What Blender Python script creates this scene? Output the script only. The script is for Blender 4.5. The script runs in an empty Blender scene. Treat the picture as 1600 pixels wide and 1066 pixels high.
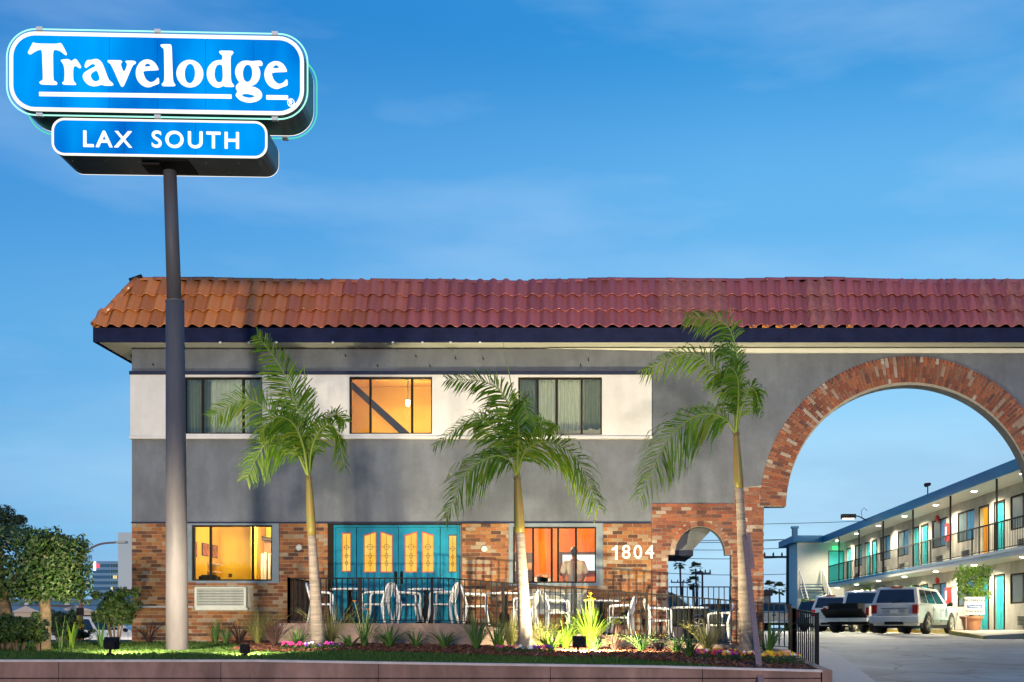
import bpy, bmesh, math, random
from mathutils import Vector, Matrix, noise
from mathutils.geometry import tessellate_polygon
R = math.radians
random.seed(11)
sc = bpy.context.scene
col = sc.collection
# ------------------------------------------------------------------ camera, sky, sun, exposure
FPX, CX, HY, EYE = 1792.0, 928.0, 981.0, 1.6        # focal length in photo pixels, vanishing point, eye height
cd = bpy.data.cameras.new('camera'); cam = bpy.data.objects.new('camera', cd); col.objects.link(cam)
cam.location = (0, 0, EYE); cam.rotation_euler = (R(90), 0, 0)
cd.sensor_width = 36; cd.sensor_fit = 'HORIZONTAL'; cd.lens = FPX / 1600 * 36
cd.shift_x = (800 - CX) / 1600; cd.shift_y = (HY - 533) / 1600
cd.clip_start = .1; cd.clip_end = 4000
sc.camera = cam
SUN_EL, SUN_AZ = 1.3, 176.4                          # low evening glow from behind the camera
sd = bpy.data.lights.new('sun', 'SUN'); sun = bpy.data.objects.new('sun', sd); col.objects.link(sun)
sd.energy = 1.6; sd.angle = R(3.2); sd.color = (1, .83, .68)
sun.location = (0, -5, 20)
sdir = Vector((math.sin(R(SUN_AZ)) * math.cos(R(SUN_EL)), math.cos(R(SUN_AZ)) * math.cos(R(SUN_EL)), math.sin(R(SUN_EL))))
sun.rotation_euler = (-sdir).to_track_quat('-Z', 'Y').to_euler()
w = bpy.data.worlds.new('World'); sc.world = w; w.use_nodes = True
nt = w.node_tree; nt.nodes.clear()
def wn(t, **k):
    n = nt.nodes.new(t)
    for a, b in k.items(): setattr(n, a, b)
    return n
wl = nt.links.new
tc = wn('ShaderNodeTexCoord'); sx = wn('ShaderNodeSeparateXYZ'); wl(tc.outputs['Generated'], sx.inputs[0])
ramp = wn('ShaderNodeValToRGB'); ramp.color_ramp.interpolation = 'EASE'
els = ramp.color_ramp.elements
els[0].position = 0; els[0].color = (.42, .66, .86, 1)
els[1].position = 1; els[1].color = (.006, .06, .28, 1)
for p, c in ((.10, (.36, .63, .83)), (.22, (.215, .51, .79)), (.34, (.105, .38, .72)), (.47, (.024, .25, .60)), (.65, (.015, .14, .46))):
    e = els.new(p); e.color = (*c, 1)
wl(sx.outputs['Z'], ramp.inputs[0])
# the sky is paler towards the east side of the street than over it: one gentle trend round the compass
az = wn('ShaderNodeMapRange'); az.inputs['From Min'].default_value = -.5; az.inputs['From Max'].default_value = .12
az.inputs['To Min'].default_value = 0; az.inputs['To Max'].default_value = 1; wl(sx.outputs['X'], az.inputs['Value'])
azc = wn('ShaderNodeMix', data_type='RGBA'); azc.inputs['A'].default_value = (.36, .63, .82, 1); azc.inputs['B'].default_value = (1, 1, 1, 1)
wl(az.outputs['Result'], azc.inputs['Factor'])
mu = wn('ShaderNodeMix', data_type='RGBA', blend_type='MULTIPLY'); mu.inputs['Factor'].default_value = 1
wl(ramp.outputs[0], mu.inputs['A']); wl(azc.outputs['Result'], mu.inputs['B'])
mp = wn('ShaderNodeMapping'); mp.inputs['Scale'].default_value = (2.2, 2.2, 9); mp.inputs['Rotation'].default_value = (0, .25, 0); wl(tc.outputs['Generated'], mp.inputs[0])
nz = wn('ShaderNodeTexNoise'); nz.inputs['Scale'].default_value = 1.7; nz.inputs['Detail'].default_value = 5; nz.inputs['Roughness'].default_value = .52; wl(mp.outputs[0], nz.inputs['Vector'])
cr = wn('ShaderNodeMapRange'); cr.inputs['From Min'].default_value = .45; cr.inputs['From Max'].default_value = .8
cr.inputs['To Min'].default_value = 0; cr.inputs['To Max'].default_value = .38; wl(nz.outputs['Fac'], cr.inputs['Value'])
cl0 = wn('ShaderNodeMix', data_type='RGBA'); cl0.inputs['B'].default_value = (.42, .60, .82, 1)
wl(cr.outputs['Result'], cl0.inputs['Factor']); wl(mu.outputs['Result'], cl0.inputs['A'])
# banks of grey-blue evening cloud low over the horizon
mp2 = wn('ShaderNodeMapping'); mp2.inputs['Scale'].default_value = (1.6, 1.6, 6.5); mp2.inputs['Location'].default_value = (2.3, .7, .9); wl(tc.outputs['Generated'], mp2.inputs[0])
nz2 = wn('ShaderNodeTexNoise'); nz2.inputs['Scale'].default_value = 2.4; nz2.inputs['Detail'].default_value = 6; nz2.inputs['Roughness'].default_value = .55; wl(mp2.outputs[0], nz2.inputs['Vector'])
cr2 = wn('ShaderNodeMapRange'); cr2.inputs['From Min'].default_value = .46; cr2.inputs['From Max'].default_value = .66; cr2.inputs['To Max'].default_value = .42; wl(nz2.outputs['Fac'], cr2.inputs['Value'])
lowm = wn('ShaderNodeMapRange'); lowm.inputs['From Min'].default_value = .30; lowm.inputs['From Max'].default_value = .08; wl(sx.outputs['Z'], lowm.inputs['Value'])
mm = wn('ShaderNodeMath', operation='MULTIPLY'); wl(cr2.outputs['Result'], mm.inputs[0]); wl(lowm.outputs['Result'], mm.inputs[1])
cl = wn('ShaderNodeMix', data_type='RGBA'); cl.inputs['B'].default_value = (.19, .35, .58, 1)
wl(mm.outputs[0], cl.inputs['Factor']); wl(cl0.outputs['Result'], cl.inputs['A'])
bg1 = wn('ShaderNodeBackground'); bg1.inputs[1].default_value = 1.0; wl(cl.outputs['Result'], bg1.inputs[0])
sky = wn('ShaderNodeTexSky', sky_type='NISHITA'); sky.sun_disc = False; sky.sun_elevation = R(SUN_EL); sky.sun_rotation = R(SUN_AZ)
bg2 = wn('ShaderNodeBackground'); bg2.inputs[1].default_value = .012; wl(sky.outputs[0], bg2.inputs[0])
ad = wn('ShaderNodeAddShader'); wl(bg1.outputs[0], ad.inputs[0]); wl(bg2.outputs[0], ad.inputs[1])
wo = wn('ShaderNodeOutputWorld'); wl(ad.outputs[0], wo.inputs[0])
vs = sc.view_settings; vs.view_transform = 'Standard'; vs.look = 'None'; vs.exposure = .25; vs.gamma = 1; vs.use_curve_mapping = False
sc.render.engine = 'CYCLES'
sc.cycles.use_denoising = True
sc.cycles.max_bounces = 6; sc.cycles.transparent_max_bounces = 12; sc.cycles.sample_clamp_indirect = 6
sc.cycles.caustics_reflective = False; sc.cycles.caustics_refractive = False

# ------------------------------------------------------------------ materials
M = {}
def mat(name, c, rough=.7, metal=0, var=.0, scale=6, bump=0, c2=None, emis=None, estr=0, rnd=None, spec=.4, detail=4, coat=0, streak=None, thin=None, grime=0):
    m = bpy.data.materials.new(name); m.use_nodes = True; t = m.node_tree; b = t.nodes['Principled BSDF']; L = t.links.new
    b.inputs['Roughness'].default_value = rough; b.inputs['Metallic'].default_value = metal; b.inputs['Specular IOR Level'].default_value = spec
    b.inputs['Coat Weight'].default_value = coat
    b.inputs['Base Color'].default_value = (*c, 1)
    out = None
    if rnd:                                            # list of colours, one per object / loose piece
        oi = t.nodes.new('ShaderNodeObjectInfo'); ge = t.nodes.new('ShaderNodeNewGeometry')
        a = t.nodes.new('ShaderNodeMath'); a.operation = 'ADD'; L(oi.outputs['Random'], a.inputs[0]); L(ge.outputs['Random Per Island'], a.inputs[1])
        f = t.nodes.new('ShaderNodeMath'); f.operation = 'FRACT'; L(a.outputs[0], f.inputs[0])
        r = t.nodes.new('ShaderNodeValToRGB'); r.color_ramp.interpolation = 'CONSTANT'; e = r.color_ramp.elements
        e[0].color = (*rnd[0], 1); e[1].position = 1 / len(rnd); e[1].color = (*rnd[1], 1)
        for i in range(2, len(rnd)): q = e.new(i / len(rnd)); q.color = (*rnd[i], 1)
        L(f.outputs[0], r.inputs[0]); out = r.outputs[0]
    if var or c2 or bump or streak:
        co = t.nodes.new('ShaderNodeTexCoord'); mpn = t.nodes.new('ShaderNodeMapping'); L(co.outputs['Object'], mpn.inputs[0])
        if streak: mpn.inputs['Scale'].default_value = streak
        n = t.nodes.new('ShaderNodeTexNoise'); n.inputs['Scale'].default_value = scale; n.inputs['Detail'].default_value = detail; n.inputs['Roughness'].default_value = .6
        L(mpn.outputs[0], n.inputs['Vector'])
        if var or c2:
            rr = t.nodes.new('ShaderNodeMapRange'); rr.inputs['From Min'].default_value = .34; rr.inputs['From Max'].default_value = .66; L(n.outputs['Fac'], rr.inputs['Value'])
            mx = t.nodes.new('ShaderNodeMix'); mx.data_type = 'RGBA'; L(rr.outputs['Result'], mx.inputs['Factor'])
            if out is None:
                mx.inputs['A'].default_value = (*[x * (1 - var) for x in c], 1)
                mx.inputs['B'].default_value = (*(c2 or [min(1, x * (1 + var)) for x in c]), 1)
            else:
                hs = t.nodes.new('ShaderNodeHueSaturation'); hs.inputs['Value'].default_value = 1 - var * 1.6; L(out, hs.inputs['Color'])
                L(hs.outputs[0], mx.inputs['A']); L(out, mx.inputs['B'])
            out = mx.outputs['Result']
        if bump:
            n2 = t.nodes.new('ShaderNodeTexNoise'); n2.inputs['Scale'].default_value = scale * 7; n2.inputs['Detail'].default_value = 6; L(co.outputs['Object'], n2.inputs['Vector'])
            bp = t.nodes.new('ShaderNodeBump'); bp.inputs['Strength'].default_value = min(1, bump); bp.inputs['Distance'].default_value = .02
            L(n2.outputs['Fac'], bp.inputs['Height']); L(bp.outputs[0], b.inputs['Normal'])
    if grime:                                          # rain streaks and old patches
        co2 = t.nodes.new('ShaderNodeTexCoord'); g1 = t.nodes.new('ShaderNodeMapping'); g1.inputs['Scale'].default_value = (1.1, 1.1, .3); L(co2.outputs['Object'], g1.inputs[0])
        gn = t.nodes.new('ShaderNodeTexNoise'); gn.inputs['Scale'].default_value = 2; gn.inputs['Detail'].default_value = 8; gn.inputs['Roughness'].default_value = .7; L(g1.outputs[0], gn.inputs['Vector'])
        gn2 = t.nodes.new('ShaderNodeTexNoise'); gn2.inputs['Scale'].default_value = .55; gn2.inputs['Detail'].default_value = 9; gn2.inputs['Roughness'].default_value = .75; L(co2.outputs['Object'], gn2.inputs['Vector'])
        ga = t.nodes.new('ShaderNodeMath'); ga.operation = 'MULTIPLY'; L(gn.outputs['Fac'], ga.inputs[0]); L(gn2.outputs['Fac'], ga.inputs[1])
        gr = t.nodes.new('ShaderNodeMapRange'); gr.inputs['From Min'].default_value = .20; gr.inputs['From Max'].default_value = .36; gr.inputs['To Min'].default_value = 1 - grime; gr.inputs['To Max'].default_value = 1 + grime * .35; L(ga.outputs[0], gr.inputs['Value'])
        gm = t.nodes.new('ShaderNodeMix'); gm.data_type = 'RGBA'; gm.blend_type = 'MULTIPLY'; gm.inputs['Factor'].default_value = 1; gm.clamp_result = False
        if out is not None: L(out, gm.inputs['A'])
        else: gm.inputs['A'].default_value = (*c, 1)
        L(gr.outputs['Result'], gm.inputs['B']); out = gm.outputs['Result']
    if out is not None: L(out, b.inputs['Base Color'])
    if emis: b.inputs['Emission Color'].default_value = (*emis, 1); b.inputs['Emission Strength'].default_value = estr
    if thin:                                           # leaves let some light through
        tr = t.nodes.new('ShaderNodeBsdfTranslucent'); ms = t.nodes.new('ShaderNodeMixShader'); ms.inputs[0].default_value = thin
        if out is not None: L(out, tr.inputs[0])
        else: tr.inputs[0].default_value = (*c, 1)
        o = t.nodes['Material Output']; L(b.outputs[0], ms.inputs[1]); L(tr.outputs[0], ms.inputs[2]); L(ms.outputs[0], o.inputs[0])
    M[name] = m; return m
def glass(name, tint=(.9, .95, .95), refl=.035):
    m = bpy.data.materials.new(name); m.use_nodes = True; t = m.node_tree; t.nodes.clear(); L = t.links.new
    tr = t.nodes.new('ShaderNodeBsdfTransparent'); tr.inputs[0].default_value = (*tint, 1)
    gl = t.nodes.new('ShaderNodeBsdfGlossy'); gl.inputs['Roughness'].default_value = .02
    lw = t.nodes.new('ShaderNodeLayerWeight'); lw.inputs[0].default_value = .25
    mr = t.nodes.new('ShaderNodeMapRange'); mr.inputs['To Min'].default_value = refl; mr.inputs['To Max'].default_value = .9; L(lw.outputs['Fresnel'], mr.inputs['Value'])
    ms = t.nodes.new('ShaderNodeMixShader'); L(mr.outputs['Result'], ms.inputs[0]); L(tr.outputs[0], ms.inputs[1]); L(gl.outputs[0], ms.inputs[2])
    o = t.nodes.new('ShaderNodeOutputMaterial'); L(ms.outputs[0], o.inputs[0]); M[name] = m; return m
def lit(name, c, s, c2=None, scale=.6):                # something that gives off light, uneven like an old backlit panel
    m = bpy.data.materials.new(name); m.use_nodes = True; t = m.node_tree; t.nodes.clear(); L = t.links.new
    e = t.nodes.new('ShaderNodeEmission'); e.inputs[0].default_value = (*c, 1); e.inputs[1].default_value = s
    if c2:
        co = t.nodes.new('ShaderNodeTexCoord'); mp_ = t.nodes.new('ShaderNodeMapping'); mp_.inputs['Scale'].default_value = (1, 1, .35); L(co.outputs['Object'], mp_.inputs[0])
        n = t.nodes.new('ShaderNodeTexNoise'); n.inputs['Scale'].default_value = scale; n.inputs['Detail'].default_value = 3; L(mp_.outputs[0], n.inputs['Vector'])
        r = t.nodes.new('ShaderNodeMapRange'); r.inputs['From Min'].default_value = .35; r.inputs['From Max'].default_value = .65; L(n.outputs['Fac'], r.inputs['Value'])
        x = t.nodes.new('ShaderNodeMix'); x.data_type = 'RGBA'; x.inputs['A'].default_value = (*c, 1); x.inputs['B'].default_value = (*c2, 1)
        L(r.outputs['Result'], x.inputs['Factor']); L(x.outputs['Result'], e.inputs[0])
    o = t.nodes.new('ShaderNodeOutputMaterial'); L(e.outputs[0], o.inputs[0]); M[name] = m; return m

mat('stucco', (.135, .148, .172), .9, var=.13, scale=.9, bump=1, detail=8, grime=.20)
mat('white_stucco', (.60, .58, .56), .85, var=.05, scale=1.2, bump=.6, grime=.10)
mat('trim_navy', (.022, .028, .06), .85, spec=.15, var=.1)
mat('fascia', (.010, .014, .045), .85, spec=.15, var=.25, scale=3)
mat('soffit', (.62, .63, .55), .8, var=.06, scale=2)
BR = [(.36, .145, .05), (.44, .19, .06), (.27, .10, .045), (.18, .075, .04), (.46, .22, .09), (.34, .125, .055), (.45, .33, .22), (.30, .10, .04), (.44, .17, .06), (.13, .06, .04), (.42, .27, .15), (.38, .14, .055)]
mat('brick', BR[0], .9, rnd=[tuple(.86 * q for q in p) for p in BR], var=.22, scale=9, bump=.6)
BA = [(.29, .10, .055), (.25, .085, .05), (.20, .07, .045), (.33, .12, .06), (.42, .33, .27), (.24, .085, .05), (.14, .06, .05), (.26, .12, .08), (.28, .095, .055), (.36, .24, .18), (.26, .075, .045), (.37, .12, .06)]
mat('brick_arch', BA[0], .9, rnd=BA, var=.22, scale=9, bump=.6)
mat('mortar', (.30, .26, .20), .95, var=.2, scale=12, bump=.4)
mat('bronze', (.020, .014, .010), .8, spec=.12)
mat('surround', (.16, .20, .23), .7, var=.1)
glass('pane'); glass('carglass', (.10, .13, .15), .16)
glass('darkpane', (.35, .42, .45), .2)
mat('teal', (.004, .17, .27), .7, var=.14, scale=3, spec=.2)
mat('teal_door', (.02, .42, .46), .45, var=.06)
mat('metal_grey', (.42, .44, .40), .5, var=.1)
mat('louvre', (.52, .54, .46), .5, var=.08, scale=5)
mat('black_iron', (.010, .010, .011), .75, spec=.15)
mat('pole_paint', (.10, .092, .10), .6, var=.18, scale=4, streak=(1, 1, .2), bump=.1)
mat('sign_steel', (.018, .085, .10), .4, var=.3, scale=2, metal=.2)
mat('plastic_white', (.74, .74, .75), .4, var=.03)
mat('concrete', (.30, .24, .21), .9, var=.2, scale=2.2, bump=.6, detail=8)
mat('concrete_wall', (.27, .155, .13), .9, var=.32, scale=1.4, bump=.9, detail=9, streak=(1.6, 1, .45), grime=.25)
mat('concrete_lip', (.50, .42, .42), .85, var=.12, scale=5)
mat('patio', (.24, .17, .14), .9, var=.2, scale=2, bump=.4)
mat('asphalt', (.30, .30, .27), .85, var=.4, scale=.45, bump=.5, detail=9)
t_ = M['asphalt'].node_tree; b_ = t_.nodes['Principled BSDF']; l_ = b_.inputs['Base Color'].links[0].from_socket; co_ = t_.nodes.new('ShaderNodeTexCoord')
dn_ = t_.nodes.new('ShaderNodeTexNoise'); dn_.inputs['Scale'].default_value = .9; dn_.inputs['Detail'].default_value = 5; t_.links.new(co_.outputs['Object'], dn_.inputs['Vector'])
mx_ = t_.nodes.new('ShaderNodeMix'); mx_.data_type = 'RGBA'; mx_.inputs['Factor'].default_value = .35; t_.links.new(co_.outputs['Object'], mx_.inputs['A']); t_.links.new(dn_.outputs['Color'], mx_.inputs['B'])
vo_ = t_.nodes.new('ShaderNodeTexVoronoi'); vo_.feature = 'DISTANCE_TO_EDGE'; vo_.inputs['Scale'].default_value = .75; t_.links.new(mx_.outputs['Result'], vo_.inputs['Vector'])
vr_ = t_.nodes.new('ShaderNodeMapRange'); vr_.inputs['From Max'].default_value = .022; vr_.inputs['To Min'].default_value = .38; vr_.inputs['To Max'].default_value = 1; t_.links.new(vo_.outputs['Distance'], vr_.inputs['Value'])
on_ = t_.nodes.new('ShaderNodeTexNoise'); on_.inputs['Scale'].default_value = 1.1; on_.inputs['Detail'].default_value = 7; on_.inputs['Roughness'].default_value = .65; t_.links.new(co_.outputs['Object'], on_.inputs['Vector'])
or_ = t_.nodes.new('ShaderNodeMapRange'); or_.inputs['From Min'].default_value = .56; or_.inputs['From Max'].default_value = .68; or_.inputs['To Min'].default_value = 1; or_.inputs['To Max'].default_value = .5; t_.links.new(on_.outputs['Fac'], or_.inputs['Value'])
om_ = t_.nodes.new('ShaderNodeMix'); om_.data_type = 'RGBA'; om_.blend_type = 'MULTIPLY'; om_.inputs['Factor'].default_value = 1; t_.links.new(l_, om_.inputs['A']); t_.links.new(or_.outputs['Result'], om_.inputs['B']); l_ = om_.outputs['Result']
vm_ = t_.nodes.new('ShaderNodeMix'); vm_.data_type = 'RGBA'; vm_.blend_type = 'MULTIPLY'; vm_.inputs['Factor'].default_value = 1; t_.links.new(l_, vm_.inputs['A']); t_.links.new(vr_.outputs['Result'], vm_.inputs['B']); t_.links.new(vm_.outputs['Result'], b_.inputs['Base Color'])
mat('walkway', (.50, .47, .38), .9, var=.12, scale=1.2, bump=.3)
mat('yellow_paint', (.52, .36, .05), .7, var=.2, scale=4)
mat('earth', (.10, .075, .05), .95, var=.3, scale=1.5, bump=.5)
mat('mulch', (.10, .035, .02), .95, c2=(.24, .09, .05), var=.3, scale=20, bump=1)
mat('lawn', (.045, .075, .012), .9, var=.35, scale=3, bump=.6)
mat('grass', (.06, .13, .015), .7, rnd=[(.055, .12, .012), (.08, .15, .02), (.045, .10, .012), (.10, .16, .03), (.06, .13, .02)], thin=.25)
mat('frond', (.06, .17, .02), .5, rnd=[(.13, .28, .014), (.18, .34, .02), (.08, .19, .012), (.24, .36, .022), (.14, .28, .015), (.28, .34, .03), (.10, .22, .012)], thin=.45)
mat('rachis', (.24, .32, .05), .5)
mat('frond_dry', (.22, .17, .05), .7, thin=.2)
mat('trunk', (.22, .18, .15), .85, var=.3, scale=3, bump=.5, streak=(1, 1, 9))
mat('crownshaft', (.20, .22, .03), .45, c2=(.26, .13, .045), var=.2, scale=3, streak=(5, 5, 1))
mat('bark', (.17, .12, .07), .95, var=.3, scale=8, bump=.8)
mat('leaf', (.035, .08, .018), .5, rnd=[(.032, .076, .013), (.05, .105, .017), (.02, .05, .01), (.075, .13, .026), (.04, .083, .016), (.09, .11, .038)], thin=.2)
mat('leaf_light', (.12, .26, .03), .5, rnd=[(.12, .26, .03), (.18, .33, .04), (.08, .19, .025), (.24, .36, .05)], thin=.3)
mat('leaf_dark', (.02, .04, .015), .6, rnd=[(.02, .04, .015), (.03, .055, .02), (.015, .03, .012)], thin=.15)
mat('strap', (.07, .15, .03), .5, rnd=[(.06, .14, .03), (.09, .19, .04), (.05, .11, .03), (.10, .18, .05)], thin=.25)
mat('strap_lime', (.13, .24, .02), .5, rnd=[(.13, .24, .02), (.18, .28, .025), (.09, .19, .018)], thin=.3)
mat('tuft', (.22, .20, .06), .7, rnd=[(.20, .20, .05), (.26, .22, .08), (.14, .17, .04)], thin=.3)
mat('strap_dark', (.06, .03, .025), .6)
for n_, c_ in (('pink', (.65, .04, .22)), ('orange', (.75, .22, .01)), ('yellow', (.8, .55, .02)), ('purple', (.16, .03, .35)), ('white', (.8, .78, .78)), ('red', (.55, .02, .02))):
    mat('petal_' + n_, c_, .6, thin=.2)
mat('car_white', (.62, .63, .60), .22, var=.02, spec=.5, coat=.8)
mat('car_silver', (.42, .40, .36), .25, metal=.5, coat=.8)
mat('car_green', (.012, .05, .03), .2, coat=.9)
mat('car_dark', (.05, .06, .035), .25, coat=.7)
mat('tyre', (.02, .02, .02), .85, bump=.2)
mat('rim', (.48, .46, .38), .45, metal=.3)
mat('plastic_black', (.014, .014, .015), .7, spec=.2)
mat('tail_red', (.35, .02, .015), .2, coat=.5)
mat('chrome', (.6, .6, .6), .2, metal=1)
mat('motel_wall', (.56, .54, .47), .9, c2=(.36, .35, .31), var=.08, scale=.8, bump=.4, detail=7, grime=.2)
mat('motel_blue', (.008, .15, .29), .5, var=.1)
mat('motel_soffit', (.62, .62, .56), .85, var=.04)
mat('terracotta_pot', (.42, .20, .10), .8, var=.12)
mat('wood', (.36, .22, .19), .8, var=.2, scale=4, streak=(6, 6, 1))
mat('room_yellow', (.76, .46, .035), .9, var=.03)
mat('room_amber', (.72, .40, .05), .9, var=.03)
mat('room_orange', (.72, .20, .02), .9, var=.03)
mat('room_dim', (.40, .38, .30), .9)
mat('floor_brown', (.22, .14, .08), .8)
mat('curtain', (.62, .60, .46), .9, var=.05, thin=.4)
mat('curtain_olive', (.20, .20, .11), .9, var=.1, thin=.3)
mat('desk', (.35, .17, .06), .6)
mat('dark_wood', (.05, .03, .02), .6)
mat('paper', (.75, .68, .55), .8)
mat('skin', (.36, .19, .12), .6); mat('hair', (.012, .01, .009), .7); mat('shirt', (.56, .42, .29), .85, var=.06); mat('trousers', (.04, .045, .06), .9)
mat('red_metal', (.45, .02, .02), .4)
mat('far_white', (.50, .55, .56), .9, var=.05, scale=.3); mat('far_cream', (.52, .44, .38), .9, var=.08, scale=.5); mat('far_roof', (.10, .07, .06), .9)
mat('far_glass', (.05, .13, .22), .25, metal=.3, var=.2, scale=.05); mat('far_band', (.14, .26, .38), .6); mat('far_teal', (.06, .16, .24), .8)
mat('lamp_post', (.20, .12, .13), .6); mat('wire', (.03, .035, .05), .8); mat('util', (.045, .045, .06), .9)
LIT_TILES = [((.50, .165, .04), (.60, .21, .055)), ((.47, .15, .045), (.54, .18, .055)), ((.42, .125, .055), (.47, .14, .06)), ((.38, .11, .072), (.43, .125, .08)), ((.35, .10, .085), (.40, .11, .092)), ((.34, .095, .092), (.38, .105, .10))]  # warm lamp light at left and sky tint at right painted into tile colours
for i_, (a_, b_) in enumerate(LIT_TILES):
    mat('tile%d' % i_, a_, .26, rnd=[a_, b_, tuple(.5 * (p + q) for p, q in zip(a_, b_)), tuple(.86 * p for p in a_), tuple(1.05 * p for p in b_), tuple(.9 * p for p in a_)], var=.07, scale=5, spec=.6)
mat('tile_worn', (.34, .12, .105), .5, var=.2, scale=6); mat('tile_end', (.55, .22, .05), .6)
lit('sign_blue', (.0, .06, .42), 1.0, (.0, .34, .92), .75)
lit('sign_white', (1, .98, .94), 1.15); lit('sign_frame', (1, .95, .84), 1.05); lit('neon', (.12, .8, .55), .8); lit('neon_hot', (.40, 1, .78), 1.1)
lit('lamp_warm', (1, .90, .66), 14); lit('lamp_room', (1, .75, .35), 14); lit('amber_glass', (1, .50, .05), .92, (1, .64, .14), 5)
lit('exit_green', (.05, 1, .25), 1.6); lit('screen', (.95, 1, .95), 1.25); lit('flood', (1, .9, .6), 6); lit('far_lit', (1, .75, .3), .9); lit('far_red', (1, .1, .15), 1.2); lit('far_whitelight', (1, .9, .9), 1.4); lit('banner_blue', (.02, .05, .6), .8); lit('banner_white', (.9, .9, .95), .7)
mat('pot_sign', (.72, .70, .62), .7); mat('ink', (.02, .03, .08), .8); mat('ink_blue', (.02, .10, .30), .7)
mat('number_white', (.78, .77, .74), .5)

# ------------------------------------------------------------------ mesh helpers
def px(x, y, Y):                                       # a point of the photograph at depth Y, as a place in the world
    return Vector(((x - CX) * Y / FPX, Y, EYE + (HY - y) * Y / FPX))
def X_(x, Y): return (x - CX) * Y / FPX
def Z_(y, Y): return EYE + (HY - y) * Y / FPX
class MB:
    def __init__(s): s.v = []; s.f = []
    def box(s, x0, x1, y0, y1, z0, z1, mtx=None):
        b = len(s.v); p = [(x, y, z) for z in (z0, z1) for y in (y0, y1) for x in (x0, x1)]
        if mtx is not None: p = [tuple(mtx @ Vector(q)) for q in p]
        s.v += p
        s.f += [tuple(b + i for i in q) for q in ((0, 2, 3, 1), (4, 5, 7, 6), (0, 1, 5, 4), (2, 6, 7, 3), (0, 4, 6, 2), (1, 3, 7, 5))]
        return s
    def hexa(s, p):                                    # 8 corners, bottom ring then top ring, counter-clockwise
        b = len(s.v); s.v += [tuple(q) for q in p]
        s.f += [tuple(b + i for i in q) for q in ((3, 2, 1, 0), (4, 5, 6, 7), (0, 1, 5, 4), (1, 2, 6, 5), (2, 3, 7, 6), (3, 0, 4, 7))]; return s
    def poly(s, pts): b = len(s.v); s.v += [tuple(p) for p in pts]; s.f.append(tuple(range(b, b + len(pts)))); return s
    def tube(s, path, rad, n=8, cap=True, squash=None):
        path = [Vector(p) for p in path]; rad = rad if isinstance(rad, (list, tuple)) else [rad] * len(path)
        b = len(s.v); up = None
        for i, p in enumerate(path):
            t = (path[min(i + 1, len(path) - 1)] - path[max(i - 1, 0)]).normalized()
            if up is None: up = Vector((0, 0, 1)) if abs(t.z) < .9 else Vector((1, 0, 0))
            a = t.cross(up).normalized(); c = a.cross(t).normalized(); up = c
            for k in range(n):
                q = 2 * math.pi * (k + .5) / n; s.v.append(tuple(p + (a * math.cos(q) + c * math.sin(q) * (squash or 1)) * rad[i]))
        for i in range(len(path) - 1):
            for k in range(n): s.f.append((b + i * n + k, b + i * n + (k + 1) % n, b + (i + 1) * n + (k + 1) % n, b + (i + 1) * n + k))
        if cap: s.f.append(tuple(range(b + n - 1, b - 1, -1))); e = b + (len(path) - 1) * n; s.f.append(tuple(range(e, e + n)))
        return s
    def bar(s, a, c, w): return s.tube([a, c], w * .7071, 4)
    def lathe(s, prof, n=16, o=(0, 0, 0)):
        b = len(s.v)
        for r, z in prof:
            for k in range(n): q = 2 * math.pi * k / n; s.v.append((o[0] + r * math.cos(q), o[1] + r * math.sin(q), o[2] + z))
        for i in range(len(prof) - 1):
            for k in range(n): s.f.append((b + i * n + k, b + i * n + (k + 1) % n, b + (i + 1) * n + (k + 1) % n, b + (i + 1) * n + k))
        s.f.append(tuple(range(b + n - 1, b - 1, -1))); e = b + (len(prof) - 1) * n; s.f.append(tuple(range(e, e + n))); return s
    def extr(s, loops, f0, f1, sides=True):            # 2-D loops (outer, holes...) between two mappings (u,v)->xyz
        pts = [Vector((u, v, 0)) for l in loops for u, v in l]
        tri = tessellate_polygon([[Vector((u, v, 0)) for u, v in l] for l in loops])
        b = len(s.v); n = len(pts)
        s.v += [tuple(f0(p.x, p.y)) for p in pts] + [tuple(f1(p.x, p.y)) for p in pts]
        for t in tri:
            s.f.append(tuple(b + i for i in t)); s.f.append(tuple(b + n + i for i in reversed(t)))
        o = 0
        if sides:
            for l in loops:
                m = len(l)
                for i in range(m): j = (i + 1) % m; s.f.append((b + o + i, b + o + j, b + n + o + j, b + n + o + i))
                o += m
        return s
    def wall_xz(s, loops, y0, y1): return s.extr(loops, lambda u, v: (u, y0, v), lambda u, v: (u, y1, v))
    def build(s, name, m, parent=None, loc=(0, 0, 0), smooth=False, fix=True, rot=None):
        me = bpy.data.meshes.new(name); me.from_pydata(s.v, [], s.f); me.update()
        if fix and len(s.f) < 60000:
            bm = bmesh.new(); bm.from_mesh(me); bmesh.ops.recalc_face_normals(bm, faces=bm.faces); bm.to_mesh(me); bm.free()
        if smooth:
            for p in me.polygons: p.use_smooth = True
        me.materials.append(M[m]); return link(name, me, parent, loc, rot)
def link(name, data, parent=None, loc=(0, 0, 0), rot=None, scale=None):
    o = bpy.data.objects.new(name, data); col.objects.link(o); o.location = loc
    if rot: o.rotation_euler = rot
    if scale: o.scale = scale
    if parent is not None: o.parent = parent
    return o
def tag(o, label, cat, group=None):
    o['label'] = label; o['category'] = cat
    if group: o['group'] = group
    return o
def thing(name, label, cat, loc=(0, 0, 0), rz=0, group=None):
    o = link(name, None, None, loc, (0, 0, rz)); return tag(o, label, cat, group)
def struct(o): o['kind'] = 'structure'; return o
def stuff(o): o['kind'] = 'stuff'; return o
def copy_tree(o, parent=None):
    c = o.copy(); col.objects.link(c); c.parent = parent
    for ch in o.children: copy_tree(ch, c)
    return c
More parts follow.
